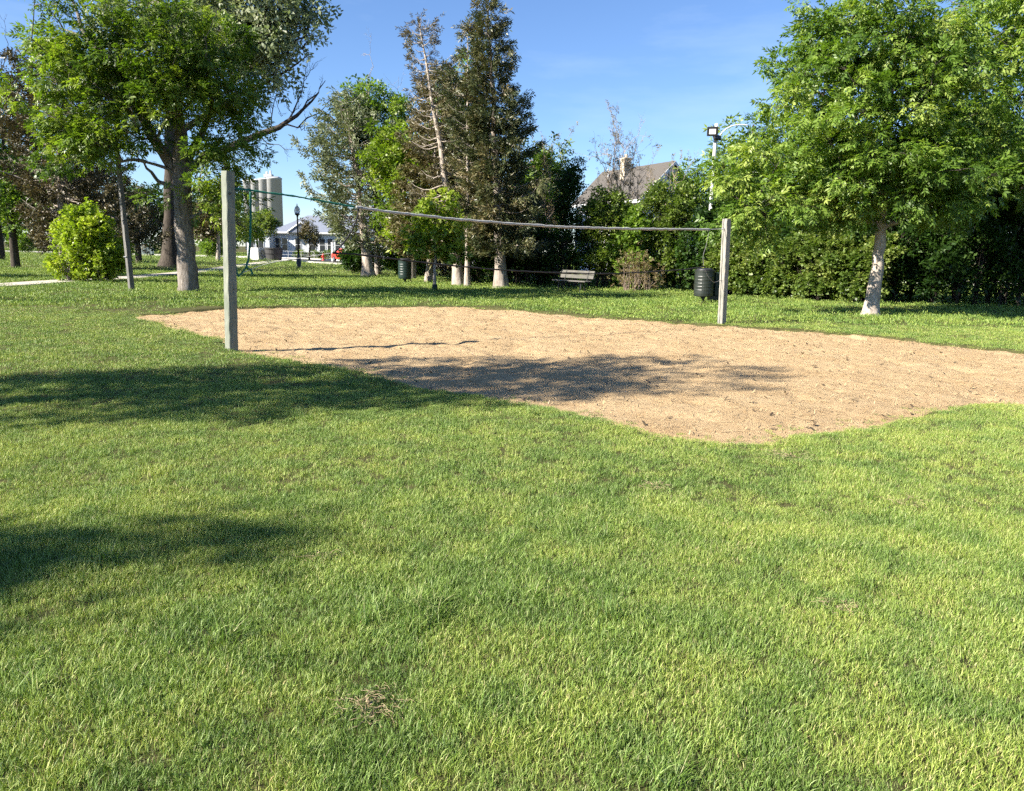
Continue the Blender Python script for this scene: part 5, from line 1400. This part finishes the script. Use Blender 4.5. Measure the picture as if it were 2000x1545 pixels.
# red car, mostly hidden by the bush
car = thing("parked_car", "red car parked at the road behind the low dark bush", "car", (-18.6, 86.0, 0), rad(-55))
prof = [(-2.1, .35), (-2.15, .75), (-1.95, .88), (-1.1, .98), (-.5, 1.42), (.75, 1.45), (1.5, 1.02), (2.05, .95), (2.15, .7), (2.1, .35)]
cb = MB(); n = len(prof)
Vc = []
for s_ in (-1, 1):
    for (x, z) in prof:
        tuck = .16 if z > 1.1 else 0
        Vc.append((x, s_ * (.86 - tuck), z))
cb.add(Vc, [tuple(range(n)), tuple(range(2 * n - 1, n - 1, -1))] + [(i, n + i, n + (i + 1) % n, (i + 1) % n) for i in range(n)])
body = cb.build("body", M['red'], car)
for (a, b_, nm) in ((3, 4, "windscreen"), (5, 6, "rear_window")):
    (x0, z0), (x1, z1) = prof[a], prof[b_]
    nx, nz_ = -(z1 - z0), (x1 - x0); l_ = math.hypot(nx, nz_); nx, nz_ = nx / l_ * .012, nz_ / l_ * .012
    f = lambda u, y: (x0 + (x1 - x0) * u + nx, y, z0 + (z1 - z0) * u + nz_)
    MB().add([f(.08, -.72), f(.08, .72), f(.92, .62), f(.92, -.62)], [(0, 1, 2, 3)]).build(nm, M['glass_dark'], body)
for s_ in (-1, 1):
    MB().add([(-.85, s_ * .83, 1.02), (-.42, s_ * .735, 1.36), (.65, s_ * .735, 1.38), (1.15, s_ * .83, 1.04)], [(0, 1, 2, 3)]).build("side_window", M['glass_dark'], body)
    MB().box((-2.17, s_ * .62 - .16, .62), (-2.09, s_ * .62 + .16, .76), .02).build("headlight", M['led'], car)
    for x in (-1.35, 1.3):
        whl = MB().tube([(x, s_ * .72, .32), (x, s_ * .9, .32)], .32, 18).build("wheel", M['black_metal'], car)
        MB().tube([(x, s_ * .895, .32), (x, s_ * .912, .32)], .19, 14).build("rim", M['steel'], whl)

# white garage glimpsed between the trunks
gar = thing("garage", "white garage glimpsed between the pale conifer trunks", "garage", (-7.2, 76, 0), rad(8))
MB().box((-2.6, 0, 0), (3.4, 6, 2.5)).build("wall", M['clap'], gar)
MB().add([(-2.9, -.3, 2.5), (3.7, -.3, 2.5), (3.7, 6.3, 2.5), (-2.9, 6.3, 2.5), (.4, -.3, 4.0), (.4, 6.3, 4.0)], [(0, 1, 4), (2, 3, 5), (0, 4, 5, 3), (1, 2, 5, 4)]).build("roof", M['roof'], gar)
dr = MB().box((-1.6, -.04, 0), (1.6, -.005, 2.1)).build("door", M['trim'], gar)
for k in range(4):
    MB().box((-1.55, -.055, .06 + .52 * k), (1.55, -.041, .5 + .52 * k), .006).build("panel", M['trim'], dr)

# ------------------------------------------------------------------ litter on the sand and dead tangles in the lawn
rng = np.random.default_rng(99)
def slivers(name, n, lmin, lmax, w, cols, region, on_sand=True):
    x = rng.uniform(-8, 9.5, n); y = rng.uniform(6.4, 21.5, n)
    sdv = sand_edge(x, y)
    k = (sdv < -.02) & (rng.random(n) < np.clip(.45 + .6 * np.exp(sdv * 1.2) + .25, 0, 1))
    x, y = x[k], y[k]; n = len(x)
    a = rng.random(n) * 2 * PI; L = rng.uniform(lmin, lmax, n); W = w * rng.uniform(.6, 1.4, n)
    dx, dy = np.cos(a) * L / 2, np.sin(a) * L / 2; px_, py_ = -np.sin(a) * W / 2, np.cos(a) * W / 2
    z0 = sand_z(x, y) + .012; dz = rng.normal(0, .008, n)
    V = np.stack([np.stack([x - dx - px_, y - dy - py_, z0 - dz], 1), np.stack([x - dx + px_, y - dy + py_, z0 - dz], 1),
                  np.stack([x + dx + px_, y + dy + py_, z0 + dz + .006], 1), np.stack([x + dx - px_, y + dy - py_, z0 + dz + .006], 1)], 1).reshape(-1, 3)
    me = np_mesh(name, V, np.arange(n * 4).reshape(n, 4), {"rnd": (np.repeat(rng.random(n), 4), 'FLOAT')})
    me.materials.append(leaf_mat(name, cols, transl=.1, tcol=(1, 1, 1)))
    return tag(link(bpy.data.objects.new(name, me)), kind="stuff")
o = slivers("straw_litter", 26000, .02, .09, .007, [(.36, .26, .14), (.44, .33, .18), (.26, .18, .09), (.50, .39, .22)], None)
tag(o, "pale dry straw bits scattered over the sand", "straw")
o = slivers("leaf_litter", 1500, .02, .075, .024, [(.05, .035, .02), (.09, .06, .035), (.13, .09, .05), (.06, .05, .03)], None)
tag(o, "dark leaf and twig crumbs scattered over the sand", "leaf litter")

M['straw'] = noise_mat("dead_straw", (.10, .065, .035), (.36, .29, .17), scale=60, rough=.8, bump=0)
def tangle(label, x, y, size, n, seed):
    r = np.random.default_rng(seed)
    mb = MB()
    for k in range(int(n * 1.7)):
        a, q = r.random() * 6.28, size * r.random() ** .8
        p = np.array([q * math.cos(a), q * math.sin(a) * .75, .004 + .026 * r.random()])
        d = r.random() * 6.28
        curl = r.normal(0, .7)
        L = r.uniform(.03, .09)
        pts = []
        for t in np.linspace(0, 1, 6):
            d += curl * .5 + r.normal(0, .35)
            pts.append(tuple(p)); p = p + np.array([math.cos(d), math.sin(d), r.normal(.03, .3)]) * L / 5
            p[2] = min(.046, max(.004, p[2]))
        mb.tube(pts, r.uniform(.0006, .0012), 3, caps=False)
    for k in range(n // 4):
        a, q = r.random() * 6.28, size * .7 * r.random()
        c = Vector((q * math.cos(a), q * math.sin(a) * .75, .02 + .02 * r.random()))
        u = Vector((r.normal(), r.normal(), r.normal() * .5)).normalized() * r.uniform(.006, .013)
        v = u.cross(Vector((r.normal() * .4, r.normal() * .4, 1))).normalized() * r.uniform(.003, .006)
        mb.add([c - u, c + v, c + u, c - v], [(0, 1, 2, 3)])
    z = float(lawn_z(np.array([x]), np.array([y]))[0])
    o = mb.build("dry_grass_tangle", M['straw'])
    o.location = (x, y, z)
    return tag(o, label, "dry grass", "dead grass tangles in the lawn")
for i, (lab, x, y, s_, n_) in enumerate([
        ("large curled tangle of dead straw stems, the biggest in the near lawn", -.47, 2.38, .13, 60),
        ("small dead straw tangle below the pointed tree shadow", -.95, 3.62, .09, 26),
        ("pale crumpled straw clump just in front of the sand's near edge", .98, 4.95, .12, 34),
        ("straw clump in the lawn right of the pale crumpled one", 2.55, 4.75, .16, 40),
        ("thin dead stems lying in the bright open lawn", 1.48, 3.22, .13, 22),
        ("straw patch at the very edge of the sand's near tip", 2.2, 5.95, .25, 60),
        ("dry straw patch on the worn lawn left of the sand's narrow end", -11.0, 17.2, .9, 260)]):
    tangle(lab, x, y, s_, n_, 400 + i)
